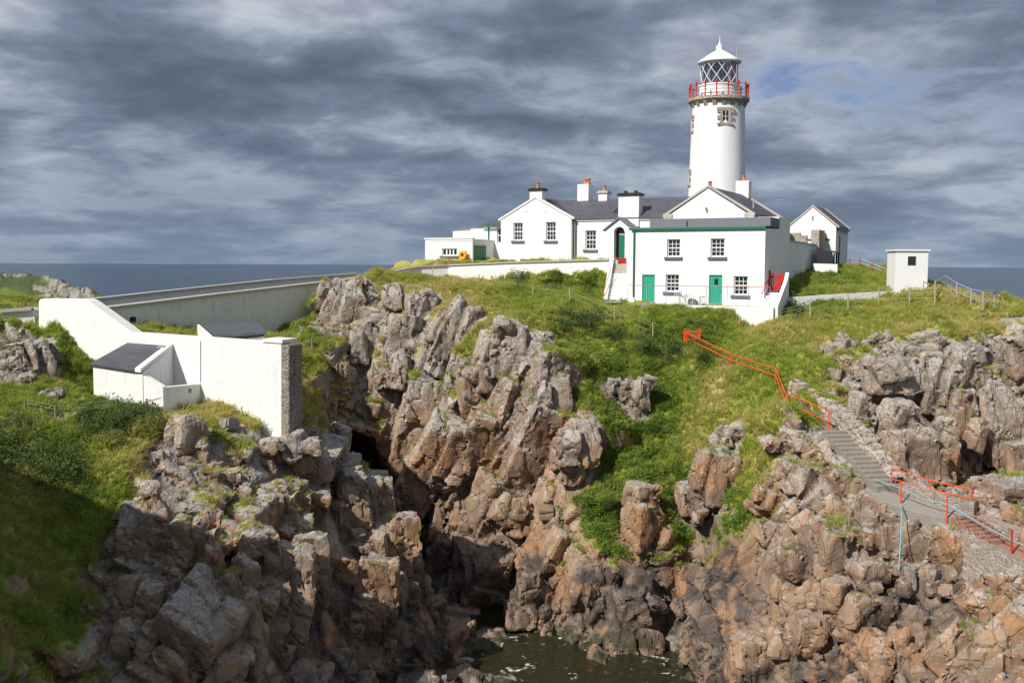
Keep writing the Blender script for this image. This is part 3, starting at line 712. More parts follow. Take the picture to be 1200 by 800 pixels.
def mat_ground():
    """granite with lichen above, a black wet band above the sea, turf and earth where it grows"""
    m, t, b = new_mat('granite_and_turf')
    geo = t.n('ShaderNodeNewGeometry')
    P = geo.outputs['Position']
    z = t.n('ShaderNodeSeparateXYZ', {0: P}).outputs[2]
    nz = t.n('ShaderNodeSeparateXYZ', {0: geo.outputs['Normal']}).outputs[2]
    grass = t.n('ShaderNodeAttribute', attribute_name='grass').outputs['Fac']
    crack = t.n('ShaderNodeAttribute', attribute_name='crack').outputs['Fac']
    tone = t.n('ShaderNodeAttribute', attribute_name='tone').outputs['Fac']
    n1 = t.n('ShaderNodeAttribute', attribute_name='n1').outputs['Fac']
    n2 = t.n('ShaderNodeAttribute', attribute_name='n2').outputs['Fac']
    n5 = t.n('ShaderNodeAttribute', attribute_name='n5').outputs['Fac']
    n3 = t.noise(P, 7.0, 4, .65)
    n4 = t.noise(P, 38.0, 2, .6)
    rock = t.ramp(t.math('ADD', t.math('MULTIPLY', n2, .7), t.math('ADD', t.math('MULTIPLY', n1, .35), t.math('MULTIPLY', tone, .11))),
                  [(.22, (.13, .095, .07)), (.42, (.255, .178, .122)), (.55, (.33, .23, .155)), (.68, (.40, .25, .14)), (.85, (.44, .355, .275))])
    orange = t.math('MULTIPLY', t.smooth(n5, .50, .66), .65)
    rock = t.mix(orange, rock, (.37, .19, .085))
    # pale grey lichen, thickest on the weathered upper rocks
    up = t.math('ADD', t.math('MULTIPLY', t.smooth(z, 4.0, 13.5), .62), t.math('MULTIPLY', t.smooth(nz, .05, .8), .56))
    lf = t.math('MULTIPLY', t.smooth(t.math('ADD', t.math('ADD', up, t.math('MULTIPLY', n2, .9)), t.math('MULTIPLY', n3, .5)), 1.0, 1.55), .85)
    lich = t.ramp(n3, [(.3, (.22, .20, .175)), (.5, (.37, .345, .31)), (.72, (.56, .535, .49))])
    rock = t.mix(lf, rock, lich)
    # joints too fine to model: thin dark lines along the same directions
    w = t.vmath('ADD', P, t.vmath('MULTIPLY', t.n('ShaderNodeCombineXYZ', {0: n1, 1: n2, 2: n5}).outputs[0], (.7, .6, .7)))
    mp = t.n('ShaderNodeMapping', {0: w}, vector_type='TEXTURE')
    mp.inputs['Rotation'].default_value = (.2, .36, .45)
    jv = t.vmath('MULTIPLY', mp.outputs[0], (1.5, 1.2, .7))
    j1 = t.n('ShaderNodeTexVoronoi', {'Vector': jv, 'Scale': .85}, feature='DISTANCE_TO_EDGE').outputs[0]
    line = t.math('MULTIPLY', t.smooth(j1, .035, .008), t.smooth(n3, .35, .6))
    # speckle
    rock = t.mix(t.math('MULTIPLY', t.smooth(n4, .5, .75), .25), rock, (.36, .31, .27))
    rock = t.mix(t.math('MULTIPLY', t.smooth(n3, .42, .28), .3), rock, (.09, .068, .055))
    rock = t.mix(t.math('MULTIPLY', crack, .32), rock, (.055, .042, .036))
    rock = t.mix(t.math('MULTIPLY', line, .42), rock, (.045, .035, .03))
    # black lichen and wet rock near the water
    wet = t.smooth(t.math('ADD', z, t.math('MULTIPLY', t.math('SUBTRACT', n1, .5), 9.0)), 4.6, 2.2)
    rock = t.mix(t.math('MULTIPLY', wet, t.math('MULTIPLY', t.smooth(n2, .35, .6), .8)), rock, (.035, .033, .034))
    weed = t.math('MULTIPLY', t.smooth(z, 1.2, .2), t.smooth(n2, .45, .6))
    rock = t.mix(t.math('MULTIPLY', weed, .7), rock, (.05, .055, .02))
    # turf
    turf = t.ramp(t.n('ShaderNodeAttribute', attribute_name='tint').outputs['Fac'], TURF_RAMP)
    turf = t.mix(t.math('MULTIPLY', n3, .35), turf, (.09, .08, .035))
    col = t.mix(grass, rock, turf)
    t.set(b, 'Base Color', col)
    t.set(b, 'Roughness', t.math('SUBTRACT', .92, t.math('MULTIPLY', wet, .25)))
    t.set(b, 'Specular IOR Level', .25)
    hgt = t.math('ADD', t.math('MULTIPLY', n3, .75), t.math('MULTIPLY', n4, .15))
    hgt = t.math('SUBTRACT', hgt, t.math('MULTIPLY', t.math('MULTIPLY', line, t.math('SUBTRACT', 1.0, grass)), .5))
    bump(t, b, hgt, .7, .10)
    return m


def mat_sea():
    m, t, b = new_mat('sea_water')
    P = t.n('ShaderNodeNewGeometry').outputs['Position']
    s = t.vmath('MULTIPLY', P, (.6, 1.0, 1.0))
    w1 = t.noise(s, .09, 5, .6, .5); w2 = t.noise(s, .5, 5, .6); w3 = t.noise(s, .012, 3, .5)
    foam = t.math('MULTIPLY', t.smooth(t.math('ADD', w1, t.math('MULTIPLY', w2, .5)), .98, 1.05), t.smooth(w3, .5, .62))
    near = t.smooth(t.n('ShaderNodeVectorMath', {0: P, 1: (2, 46, 0)}, operation='DISTANCE').outputs['Value'], 6.0, 14.0)
    f2 = t.math('MULTIPLY', t.math('SUBTRACT', 1.0, near), t.smooth(t.noise(P, .9, 6, .65, 1.2), .60, .68))
    foam = t.math('MAXIMUM', t.math('MULTIPLY', foam, .6), f2)
    deep = t.mix(t.smooth(w3, .35, .65), (.010, .034, .060), (.018, .052, .082))
    t.set(b, 'Base Color', t.mix(foam, t.mix(near, (.022, .022, .010), deep), (.75, .78, .8)))
    t.set(b, 'Roughness', t.math('ADD', .22, t.math('MULTIPLY', foam, .5)))
    t.set(b, 'IOR', 1.33)
    bump(t, b, t.math('ADD', t.math('MULTIPLY', w1, 2.2), t.math('MULTIPLY', w2, .5)), .55, 1.0)
    return m


M_GROUND = mat_ground()
M_SEA = mat_sea()

# ------------------------------------------------------------------ sea
bm = bmesh.new()
R_ = [20, 60, 150, 400, 1200, 4000, 12000, 40000]
bmesh.ops.create_circle(bm, cap_ends=True, segments=96, radius=R_[-1])
me = bpy.data.meshes.new('sea'); bm.to_mesh(me); bm.free(); me.materials.append(M_SEA)
sea = bpy.data.objects.new('sea', me); COL.objects.link(sea)
tag(sea, 'dark blue open sea stretching to the horizon', None, kind='structure')

# ------------------------------------------------------------------ headland
T_POS, T_QUADS, T_ATTR = make_headland()
T_GRASS = T_ATTR['grass']
me = np_mesh('headland', T_POS, T_QUADS, T_ATTR, M_GROUND)
me.polygons.foreach_set('use_smooth', T_GRASS[T_QUADS].mean(1) > .3)
print('headland', len(T_QUADS))
headland = bpy.data.objects.new('headland', me); COL.objects.link(headland)
tag(headland, 'rocky granite headland with turf on top and cliffs round a narrow chasm', None, kind='structure')
# ------------------------------------------------------------------ materials of built things
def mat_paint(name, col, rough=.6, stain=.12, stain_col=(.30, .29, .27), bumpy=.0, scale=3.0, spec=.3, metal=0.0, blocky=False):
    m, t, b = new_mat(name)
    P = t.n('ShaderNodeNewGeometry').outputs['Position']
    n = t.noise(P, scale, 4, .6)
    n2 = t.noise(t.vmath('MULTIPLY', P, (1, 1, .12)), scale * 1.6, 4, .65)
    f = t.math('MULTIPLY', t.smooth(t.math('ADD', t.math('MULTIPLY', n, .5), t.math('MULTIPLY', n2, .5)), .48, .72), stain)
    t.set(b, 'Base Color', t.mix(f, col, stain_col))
    t.set(b, 'Roughness', rough)
    t.set(b, 'Specular IOR Level', spec)
    t.set(b, 'Metallic', metal)
    if bumpy:
        h = t.noise(P, 5.0, 3, .6)
        if blocky:
            v = t.n('ShaderNodeTexVoronoi', {'Vector': t.vmath('MULTIPLY', P, (1, 1, 1.7)), 'Scale': 3.6}, feature='SMOOTH_F1')
            h = t.math('ADD', t.math('MULTIPLY', h, 1.3), t.math('MULTIPLY', v.outputs[0], -.4))
        bump(t, b, h, bumpy, .08)
    return m


def mat_slate(name, col, row):
    m, t, b = new_mat(name)
    tc = t.n('ShaderNodeTexCoord')
    P = tc.outputs['Object']
    sep = t.n('ShaderNodeSeparateXYZ', {0: P})
    # courses run level, so they follow the height of the roof
    z = t.math('DIVIDE', sep.outputs[2], row)
    course = t.math('FLOOR', z)
    fr = t.math('FRACT', z)
    along = t.math('ADD', sep.outputs[0], sep.outputs[1])
    x = t.math('ADD', t.math('DIVIDE', along, .32), t.math('MULTIPLY', course, .37))
    wn = t.n('ShaderNodeTexWhiteNoise', {0: t.n('ShaderNodeCombineXYZ', {0: t.math('FLOOR', x), 1: course, 2: 0.0}).outputs[0]})
    n = t.noise(P, 1.2, 4, .6)
    c = t.mix(t.math('MULTIPLY', wn.outputs[0], .6), col, tuple(k * 1.55 for k in col))
    c = t.mix(t.math('MULTIPLY', t.smooth(n, .5, .75), .4), c, (.16, .14, .12))
    t.set(b, 'Base Color', c)
    t.set(b, 'Roughness', .6)
    hgt = t.math('ADD', fr, t.math('MULTIPLY', t.smooth(t.math('FRACT', x), .0, .08), .5))
    bump(t, b, hgt, .6, .02)
    return m


def mat_glass(name, col=(.012, .016, .02), rough=.06):
    m, t, b = new_mat(name)
    P = t.n('ShaderNodeNewGeometry').outputs['Position']
    t.set(b, 'Base Color', t.mix(t.noise(P, 1.4, 2), col, tuple(k * 2.4 for k in col)))
    t.set(b, 'Roughness', rough)
    t.set(b, 'Specular IOR Level', .6)
    return m


def mat_stone(name, c1, c2, mortar=None, scale=2.4):
    m, t, b = new_mat(name)
    P = t.n('ShaderNodeNewGeometry').outputs['Position']
    v = t.n('ShaderNodeTexVoronoi', {'Vector': t.vmath('MULTIPLY', P, (1, 1, 1.6)), 'Scale': scale})
    e = t.n('ShaderNodeTexVoronoi', {'Vector': t.vmath('MULTIPLY', P, (1, 1, 1.6)), 'Scale': scale}, feature='DISTANCE_TO_EDGE')
    n = t.noise(P, 9, 5, .65)
    c = t.mix(t.n('ShaderNodeSeparateColor', {0: v.outputs['Color']}).outputs[0], c1, c2)
    c = t.mix(t.math('MULTIPLY', t.smooth(n, .4, .7), .5), c, tuple(k * 1.5 for k in c2))
    if mortar:
        c = t.mix(t.smooth(t.math('ADD', e.outputs[0], t.math('MULTIPLY', t.math('SUBTRACT', n, .5), .06)), .085, .05), c, mortar)
    t.set(b, 'Base Color', c)
    t.set(b, 'Roughness', .9)
    t.set(b, 'Specular IOR Level', .2)
    bump(t, b, t.math('ADD', t.math('MULTIPLY', n, .5), t.smooth(e.outputs[0], 0, .12)), .6, .06)
    return m


MW = mat_paint('white_limewash', (.80, .79, .765), .75, .22, (.50, .48, .43), .12, 1.3)
MWS = mat_paint('white_limewash_on_rubble', (.80, .79, .76), .8, .38, (.50, .48, .44), .22, 2.2, blocky=True)
MWR = mat_paint('white_render', (.79, .79, .77), .7, .26, (.50, .485, .45), .06, 1.0)
MGREYW = mat_paint('weathered_shaded_limewash', (.77, .77, .74), .85, .5, (.42, .41, .38), .25, 2.0, blocky=True)  # greyer limewash: weathering, plus shade put into the colour of turned-away walls
MSLATE = mat_slate('slate_roof', (.075, .068, .085), .2)
MSLATE2 = mat_slate('slate_roof_dark', (.062, .066, .076), .16)
MLEAD = mat_paint('roof_felt', (.165, .175, .20), .7, .4, (.25, .25, .26), .1)
MTEAL = mat_paint('teal_door_paint', (.035, .36, .235), .45, .12, (.10, .34, .26))
MGREEN = mat_paint('dark_green_paint', (.012, .17, .09), .4, .1, (.05, .18, .12))
MRED = mat_paint('red_paint', (.52, .022, .018), .45, .2, (.35, .05, .04))
MORANGE = mat_paint('orange_red_paint', (.72, .085, .022), .45, .25, (.38, .10, .05))
MPINK = mat_paint('faded_red_paint', (.40, .05, .05), .5, .3, (.5, .3, .3))
MPOT = mat_paint('terracotta', (.50, .20, .075), .8, .3, (.3, .16, .08))
MBLACK = mat_paint('black_bitumen', (.022, .023, .026), .5, .2, (.09, .09, .09))
MGREY = mat_paint('grey_concrete', (.30, .29, .27), .85, .5, (.18, .17, .15), .35, 2.5)
MSILL = mat_paint('grey_sill', (.13, .135, .145), .7, .3, (.22, .22, .22))
MCOPE = mat_paint('stone_coping', (.46, .43, .385), .85, .6, (.26, .235, .20), .4, 2.5)
MSANDST = mat_stone('brown_stone', (.30, .25, .20), (.40, .345, .285), None, 3.0)
MRUBBLE = mat_stone('rubble_masonry', (.15, .12, .095), (.26, .21, .165), (.36, .33, .29), 3.2)
MMORT = mat_stone('mortared_masonry', (.22, .155, .12), (.33, .27, .22), (.42, .39, .345), 4.4)
MGLASS = mat_glass('window_glass')
MLENS = mat_glass('lantern_glass', (.07, .09, .115), .08)
MFRAME = mat_paint('white_window_paint', (.76, .76, .74), .5, .05)
MGALV = mat_paint('galvanised_steel', (.42, .43, .44), .5, .3, (.3, .3, .3), metal=.3)
MWOOD = mat_paint('weathered_timber', (.27, .20, .13), .9, .5, (.14, .11, .08), .3, 4)
MPALEWOOD = mat_paint('pale_timber', (.42, .33, .22), .9, .4, (.25, .2, .14), .3, 4)
MRUST = mat_paint('rusty_iron', (.34, .17, .11), .8, .6, (.2, .1, .06), .2, 5)
MYEL = mat_paint('yellow_plastic', (.72, .36, .02), .4, .1)
MROPE = mat_paint('blue_rope', (.20, .42, .46), .8, .3, (.5, .55, .55))
MROAD = mat_paint('asphalt', (.07, .07, .068), .9, .5, (.11, .105, .1), .2, 1.5)
MSTEP = mat_paint('step_stone', (.25, .23, .195), .9, .6, (.36, .335, .29), .3, 3)
MSTONE = mat_stone('walling_stone', (.30, .22, .175), (.47, .425, .37), None, 1.2)
MREDSTONE = mat_stone('reddish_stone', (.26, .12, .08), (.30, .17, .12), None, 2.0)


# ------------------------------------------------------------------ mesh builder
class MB:
    def __init__(self):
        self.v = []; self.f = []

    def poly(self, pts):
        n = len(self.v)
        self.v += [tuple(p) for p in pts]
        self.f.append(tuple(range(n, n + len(pts))))
        return self

    def solid(self, verts, faces):
        n = len(self.v)
        self.v += [tuple(p) for p in verts]
        self.f += [tuple(i + n for i in f) for f in faces]
        return self

    def box(self, x0, x1, y0, y1, z0, z1):
        return self.solid([(x0, y0, z0), (x1, y0, z0), (x1, y1, z0), (x0, y1, z0), (x0, y0, z1), (x1, y0, z1), (x1, y1, z1), (x0, y1, z1)],
                          [(0, 3, 2, 1), (4, 5, 6, 7), (0, 1, 5, 4), (1, 2, 6, 5), (2, 3, 7, 6), (3, 0, 4, 7)])

    def hexa(self, b, t):
        """four bottom points and four top points"""
        return self.solid(list(b) + list(t), [(0, 3, 2, 1), (4, 5, 6, 7), (0, 1, 5, 4), (1, 2, 6, 5), (2, 3, 7, 6), (3, 0, 4, 7)])

    def extrude(self, pts, d):
        """planar outline pushed along the vector d"""
        n = len(pts)
        d = Vector(d)
        v = [Vector(p) for p in pts] + [Vector(p) + d for p in pts]
        f = [tuple(range(n)), tuple(range(2 * n - 1, n - 1, -1))] + [(i, i + n, (i + 1) % n + n, (i + 1) % n) for i in range(n)]
        return self.solid(v, f)

    def tube(self, p, q, r, r2=None, seg=8):
        p, q = Vector(p), Vector(q)
        r2 = r if r2 is None else r2
        a = (q - p).normalized()
        x = a.orthogonal().normalized(); y = a.cross(x)
        v = []
        for c, rr in ((p, r), (q, r2)):
            for i in range(seg):
                t = 2 * math.pi * i / seg
                v.append(c + (x * math.cos(t) + y * math.sin(t)) * rr)
        f = [(i, (i + 1) % seg, (i + 1) % seg + seg, i + seg) for i in range(seg)] + [tuple(range(seg - 1, -1, -1)), tuple(range(seg, 2 * seg))]
        return self.solid(v, f)

    def lathe(self, prof, c, seg=48, cap=True):
        v = []
        for r, z in prof:
            for i in range(seg):
                t = 2 * math.pi * i / seg
                v.append((c[0] + r * math.cos(t), c[1] + r * math.sin(t), c[2] + z))
        f = []
        for k in range(len(prof) - 1):
            for i in range(seg):
                f.append((k * seg + i, k * seg + (i + 1) % seg, (k + 1) * seg + (i + 1) % seg, (k + 1) * seg + i))
        if cap:
            f.append(tuple(range(seg - 1, -1, -1))); f.append(tuple(range((len(prof) - 1) * seg, len(prof) * seg)))
        return self.solid(v, f)

    def wall(self, u0, u1, z0, z1, v, holes=(), depth=.18):
        """a wall face at v looking towards -v, with real openings and reveals"""
        us = sorted({u0, u1, *[h[0] for h in holes], *[h[1] for h in holes]})
        zs = sorted({z0, z1, *[h[2] for h in holes], *[h[3] for h in holes]})
        for a, b in zip(us[:-1], us[1:]):
            for c, d in zip(zs[:-1], zs[1:]):
                mu, mz = (a + b) / 2, (c + d) / 2
                if any(h[0] < mu < h[1] and h[2] < mz < h[3] for h in holes): continue
                self.poly([(a, v, c), (b, v, c), (b, v, d), (a, v, d)])
        for a, b, c, d in holes:
            w = v + depth
            self.poly([(a, v, c), (a, w, c), (b, w, c), (b, v, c)]); self.poly([(a, v, d), (b, v, d), (b, w, d), (a, w, d)])
            self.poly([(a, v, c), (a, v, d), (a, w, d), (a, w, c)]); self.poly([(b, v, c), (b, w, c), (b, w, d), (b, v, d)])
        return self

    def mesh(self, name, mat, off=(0, 0, 0), smooth=False, bevel=0.0, merge=True):
        me = bpy.data.meshes.new(name)
        me.from_pydata([(p[0] - off[0], p[1] - off[1], p[2] - off[2]) for p in self.v], [], self.f)
        bm = bmesh.new(); bm.from_mesh(me)
        if merge: bmesh.ops.remove_doubles(bm, verts=bm.verts, dist=1e-5)
        bmesh.ops.recalc_face_normals(bm, faces=bm.faces)
        if bevel:
            bmesh.ops.bevel(bm, geom=[e for e in bm.edges if len(e.link_faces) == 2 and e.calc_face_angle(0) > .5], offset=bevel, segments=1, affect='EDGES')
        bm.to_mesh(me); bm.free()
        if smooth:
            me.polygons.foreach_set('use_smooth', [True] * len(me.polygons))
            me.set_sharp_from_angle(angle=math.radians(40))
        me.materials.append(mat)
        return me


class Thing:
    """an Empty at the base of a thing, with parts and sub-parts; coordinates are given in a frame
    turned by rz about frame_origin"""
    def __init__(self, name, label, cat, base, rz=0.0, frame=(0, 0, 0), group=None):
        self.o = bpy.data.objects.new(name, None)
        self.o.empty_display_size = .3
        self.base = base
        m = Matrix.Translation(Vector(frame)) @ Matrix.Rotation(rz, 4, 'Z') @ Matrix.Translation(Vector(base))
        self.o.matrix_world = m
        COL.objects.link(self.o)
        tag(self.o, label, cat, group)

    def part(self, name, mb, mat, parent=None, smooth=False, bevel=0.0, label=None, kind=None):
        o = bpy.data.objects.new(name, mb.mesh(name, mat, self.base, smooth, bevel) if isinstance(mb, MB) else mb)
        COL.objects.link(o)
        o.parent = parent or self.o
        if label: o['label'] = label
        if kind: o['kind'] = kind
        return o


def single(name, mb, mat, label, cat, group=None, smooth=False, bevel=0.0, kind=None):
    """a thing that is one mesh, its origin at its base"""
    vs = mb.v
    c = (sum(p[0] for p in vs) / len(vs), sum(p[1] for p in vs) / len(vs), min(p[2] for p in vs))
    o = bpy.data.objects.new(name, mb.mesh(name, mat, c, smooth, bevel))
    o.location = c
    COL.objects.link(o)
    return tag(o, label, cat, group, kind)


def station(name, label, cat, u, v, z, group=None):
    return Thing(name, label, cat, (u, v, z), HTH, HO, group)


def window(th, u0, u1, z0, z1, v, nx=3, nz=4, inset=.11, sill=True, name='window', frame_mat=None, sill_mat=None, bar=.035, sash=True):
    """sash window set into an opening of the wall at v"""
    fm = frame_mat or MFRAME
    w = v + inset
    root = th.part(name, MB().box(u0, u0 + .07, w, w + .08, z0, z1).box(u1 - .07, u1, w, w + .08, z0, z1)
                   .box(u0 + .07, u1 - .07, w, w + .08, z1 - .07, z1).box(u0 + .07, u1 - .07, w, w + .08, z0, z0 + .09), fm)
    m = MB()
    for i in range(1, nx):
        u = u0 + .07 + (u1 - u0 - .14) * i / nx
        m.box(u - bar / 2, u + bar / 2, w + .02, w + .06, z0 + .09, z1 - .07)
    for i in range(1, nz):
        z = z0 + .09 + (z1 - z0 - .16) * i / nz
        hb = bar if (sash and i == nz // 2) else bar / 2
        m.box(u0 + .07, u1 - .07, w + .015, w + .065, z - hb, z + hb)
    if m.v: th.part('glazing_bars', m, fm, root)
    th.part('pane', MB().box(u0 + .03, u1 - .03, w + .045, w + .055, z0 + .03, z1 - .03), MGLASS, root)
    if sill:
        th.part('sill', MB().box(u0 - .16, u1 + .16, v - .12, v + inset, z0 - .16, z0 - .004), sill_mat or MSILL, root)
    return root


def gable_roof(th, u0, u1, v0, v1, ze, za, along='v', over=.12, thick=.12, mat=None, name='roof'):
    """two slate slopes; ridge runs along u or v"""
    m = MB()
    if along == 'v':
        um = (u0 + u1) / 2
        for s, ue in ((-1, u0), (1, u1)):
            d = (za - ze) / (um - u0) * over
            a = [(ue + s * over, v0, ze - d), (um, v0, za), (um, v0, za + thick), (ue + s * over, v0, ze - d + thick)]
            m.extrude(a, (0, v1 - v0, 0))
    else:
        vm = (v0 + v1) / 2
        for s, ve in ((-1, v0), (1, v1)):
            d = (za - ze) / (vm - v0) * over
            a = [(u0, ve + s * over, ze - d), (u0, vm, za), (u0, vm, za + thick), (u0, ve + s * over, ze - d + thick)]
            m.extrude(a, (u1 - u0, 0, 0))
    return th.part(name, m, mat or MSLATE)


def chimney(th, u, v, w, d, z0, z1, cap=None, pots=1, parent=None, potmat=None):
    c = th.part('chimney', MB().box(u - w / 2, u + w / 2, v - d / 2, v + d / 2, z0, z1), MW, parent, bevel=.02)
    capm = MB()
    if cap is not None:
        capm.box(u - w / 2 - .1, u + w / 2 + .1, v - d / 2 - .1, v + d / 2 + .1, z1 + .003, z1 + .13).box(u - w / 2, u + w / 2, v - d / 2, v + d / 2, z1 + .13, z1 + .2)
        th.part('chimney_cap', capm, cap, c); z1 += .2
    for i in range(pots):
        uu = u + (i - (pots - 1) / 2) * w * .5
        h = .42 if pots == 1 else .16
        th.part('chimney_pot', MB().lathe([(.15, 0), (.13, h * .4), (.12, h * .8), (.16, h * .85), (.16, h)], (uu, v, z1 + .003), 12), potmat or MPOT, c, smooth=True)
    return c


def coping(pts, w, h, mb=None):
    """a low strip of section w x h along a list of points"""
    mb = mb or MB()
    for a, b in zip(pts[:-1], pts[1:]):
        a, b = Vector(a), Vector(b)
        n = Vector((-(b - a).y, (b - a).x, 0)).normalized() * w / 2
        up = Vector((0, 0, h))
        mb.hexa([a - n, b - n, b + n, a + n], [a - n + up, b - n + up, b + n + up, a + n + up])
    return mb
# ------------------------------------------------------------------ the lighthouse
def mat_clear():
    m, t, b = new_mat('clear_glass')
    out = [n for n in t.t.nodes if n.type == 'OUTPUT_MATERIAL'][0]
    g = t.n('ShaderNodeBsdfGlossy', {'Roughness': .05})
    P = t.n('ShaderNodeNewGeometry').outputs['Position']
    tint = t.mix(t.noise(P, .8, 2), (.72, .80, .85), (.60, .68, .74))
    tr = t.n('ShaderNodeBsdfTransparent', {'Color': tint})
    mx = t.n('ShaderNodeMixShader', {0: .16, 1: tr.outputs[0], 2: g.outputs[0]})
    t.t.links.new(mx.outputs[0], out.inputs[0])
    return m


MCLEAR = mat_clear()
MTOWER = mat_paint('white_tower_paint', (.81, .805, .79), .55, .10, (.60, .59, .56), .03, .9)


def make_lighthouse():
    cx, cy = 17.08, 84.0
    th = Thing('lighthouse', 'tall white lighthouse tower with red gallery railing and glazed lantern', 'lighthouse', (cx, cy, 18.2))
    c0 = (cx, cy, 0)
    th.part('tower_shaft', MB().lathe([(2.56, 17.6), (2.36, 23.65), (2.24, 28.0), (2.13, 31.3)], c0, 64), MTOWER, smooth=True)
    th.part('gallery_deck', MB().lathe([(2.2, 31.28), (2.42, 31.5), (2.5, 31.52), (2.5, 31.74), (2.44, 31.78)], c0, 64), MSANDST, smooth=True)
    for i in range(18):
        a = 2 * math.pi * (i + .5) / 18
        d = Vector((math.cos(a), math.sin(a), 0)); s = Vector((-d.y, d.x, 0)) * .16
        p = Vector(c0) + d * 2.05; q = Vector(c0) + d * 2.40
        up = lambda v, z: v + Vector((0, 0, z))
        th.part('corbel', MB().hexa([up(p - s, 31.0), up(p + Vector() + d * .12 - s, 31.0), up(p + d * .12 + s, 31.0), up(p + s, 31.0)],
                                    [up(p - s, 31.49), up(q - s, 31.49), up(q + s, 31.49), up(p + s, 31.49)]), MSANDST)
    for i in range(16):
        a = 2 * math.pi * (i + .3) / 16
        x, y = cx + 2.4 * math.cos(a), cy + 2.4 * math.sin(a)
        th.part('railing_post', MB().lathe([(.085, 31.75), (.085, 31.85), (.055, 31.9), (.05, 32.7), (.085, 32.74), (.085, 32.84), (.05, 32.88), (.075, 32.95), (.04, 33.02)], (x, y, 0), 8), MRED, smooth=True)
    for z in (32.0, 32.25, 32.5, 32.78):
        m = MB()
        for i in range(16):
            a = 2 * math.pi * (i + .3) / 16; b = 2 * math.pi * (i + 1.3) / 16
            m.tube((cx + 2.4 * math.cos(a), cy + 2.4 * math.sin(a), z), (cx + 2.4 * math.cos(b), cy + 2.4 * math.sin(b), z), .016 if z < 32.7 else .026, seg=6)
        th.part('rail', m, MGALV if z < 32.7 else MPINK)
    lb = th.part('lantern_base', MB().lathe([(1.62, 31.76), (1.62, 32.75), (1.68, 32.77), (1.68, 32.88), (1.55, 32.9)], c0, 48), MTOWER, smooth=True)
    m = MB()
    for z in (32.1, 32.45): m.lathe([(1.625, z), (1.635, z + .01), (1.635, z + .03), (1.625, z + .04)], c0, 48, cap=False)
    th.part('course_line', m, MGREYW, lb)
    gl = th.part('lantern_glass', MB().lathe([(1.5, 32.9), (1.5, 34.72)], c0, 48, cap=False), MCLEAR, smooth=True)
    nb = 11
    for sgn in (-1, 1):
        for i in range(nb):
            m = MB()
            prev = None
            for k in range(9):
                t_ = k / 8
                a = 2 * math.pi * (i + .15 + sgn * t_ * 1.5) / nb
                p = (cx + 1.53 * math.cos(a), cy + 1.53 * math.sin(a), 32.9 + 1.82 * t_)
                if prev: m.tube(prev, p, .03, seg=5)
                prev = p
            th.part('glazing_bar', m, MFRAME, gl)
    m = MB().lathe([(.25, 32.9), (.28, 33.2), (.62, 33.3), (.72, 33.55), (.76, 33.8), (.72, 34.05), (.62, 34.3), (.3, 34.4), (.2, 34.7)], c0, 24)
    th.part('lens', m, MLENS, smooth=True)
    # red sector shade inside the seaward panes
    a0 = math.radians(-60)
    m = MB()
    for k in range(5):
        a, b = a0 + k * .11, a0 + (k + 1) * .11
        m.poly([(cx + 1.44 * math.cos(a), cy + 1.44 * math.sin(a), 33.0), (cx + 1.44 * math.cos(b), cy + 1.44 * math.sin(b), 33.0), (cx + 1.44 * math.cos(b), cy + 1.44 * math.sin(b), 34.6), (cx + 1.44 * math.cos(a), cy + 1.44 * math.sin(a), 34.6)])
    for i in range(6):
        a = 2 * math.pi * (i + .4) / 6
        m2 = MB().tube((cx + 1.3 * math.cos(a), cy + 1.3 * math.sin(a), 32.9), (cx + 1.3 * math.cos(a), cy + 1.3 * math.sin(a), 34.7), .05)
        th.part('lantern_stanchion', m2, MBLACK)
    sh = m.mesh('red_shade', MRED, th.base)
    th.part('red_shade', sh, MRED)
    dm = th.part('dome', MB().lathe([(1.6, 34.66), (1.78, 34.70), (1.78, 34.80), (1.35, 35.08), (.85, 35.42), (.34, 35.72)], c0, 48), MTOWER, smooth=True)
    th.part('vent_ball', MB().lathe([(.2, 35.68), (.3, 35.74), (.29, 36.02), (.33, 36.05), (.3, 36.12), (.12, 36.16), (.14, 36.3), (.08, 36.36)], c0, 20), MTOWER, dm, smooth=True)
    th.part('finial', MB().tube((cx, cy, 36.3), (cx, cy, 36.95), .05, .015), MTOWER, dm)
    th.part('aerial', MB().tube((cx + 1.15, cy - 1.25, 32.9), (cx + 1.15, cy - 1.25, 35.75), .03), MGALV, dm)
    # windows with stone surrounds
    for ang, z, vis in ((math.radians(-90 + 4), 30.1, 0), (math.radians(-182), 29.7, 1), (math.radians(-184), 25.3, 2)):
        d = Vector((math.cos(ang), math.sin(ang), 0)); s = Vector((-d.y, d.x, 0))
        r = 2.36 - (z - 23.65) / 7.65 * .23
        c = Vector((cx, cy, z))

        def bx(a0, a1, r0, r1, z0, z1, m):
            P = lambda a, rr, zz: c + d * rr + s * a + Vector((0, 0, zz))
            return m.hexa([P(a0, r0, z0), P(a1, r0, z0), P(a1, r1, z0), P(a0, r1, z0)], [P(a0, r0, z1), P(a1, r0, z1), P(a1, r1, z1), P(a0, r1, z1)])
        m = MB()
        w = th.part('window', bx(-.31, .31, r - .3, r - .062, -.57, .452, MB()), MSILL)
        for a, b, q in ((-.46, -.29, -1), (.29, .46, 1)):
            th.part('jamb_stone', bx(a, b, r - .3, r + .05, -.55, .45, MB()), MSANDST, w)
            for z0_, z1_ in ((-.28, .02), (.26, .45)):
                th.part('quoin', bx(min(b, b + .2 * q) if q > 0 else a - .2, b + .2 if q > 0 else a, r - .3, r + .03, z0_, z1_, MB()), MSANDST, w)
        th.part('lintel', bx(-.70, .70, r - .3, r + .045, .453, .68, MB()), MSANDST, w)
        th.part('sill', bx(-.66, .66, r - .3, r + .07, -.74, -.553, MB()), MSANDST, w)
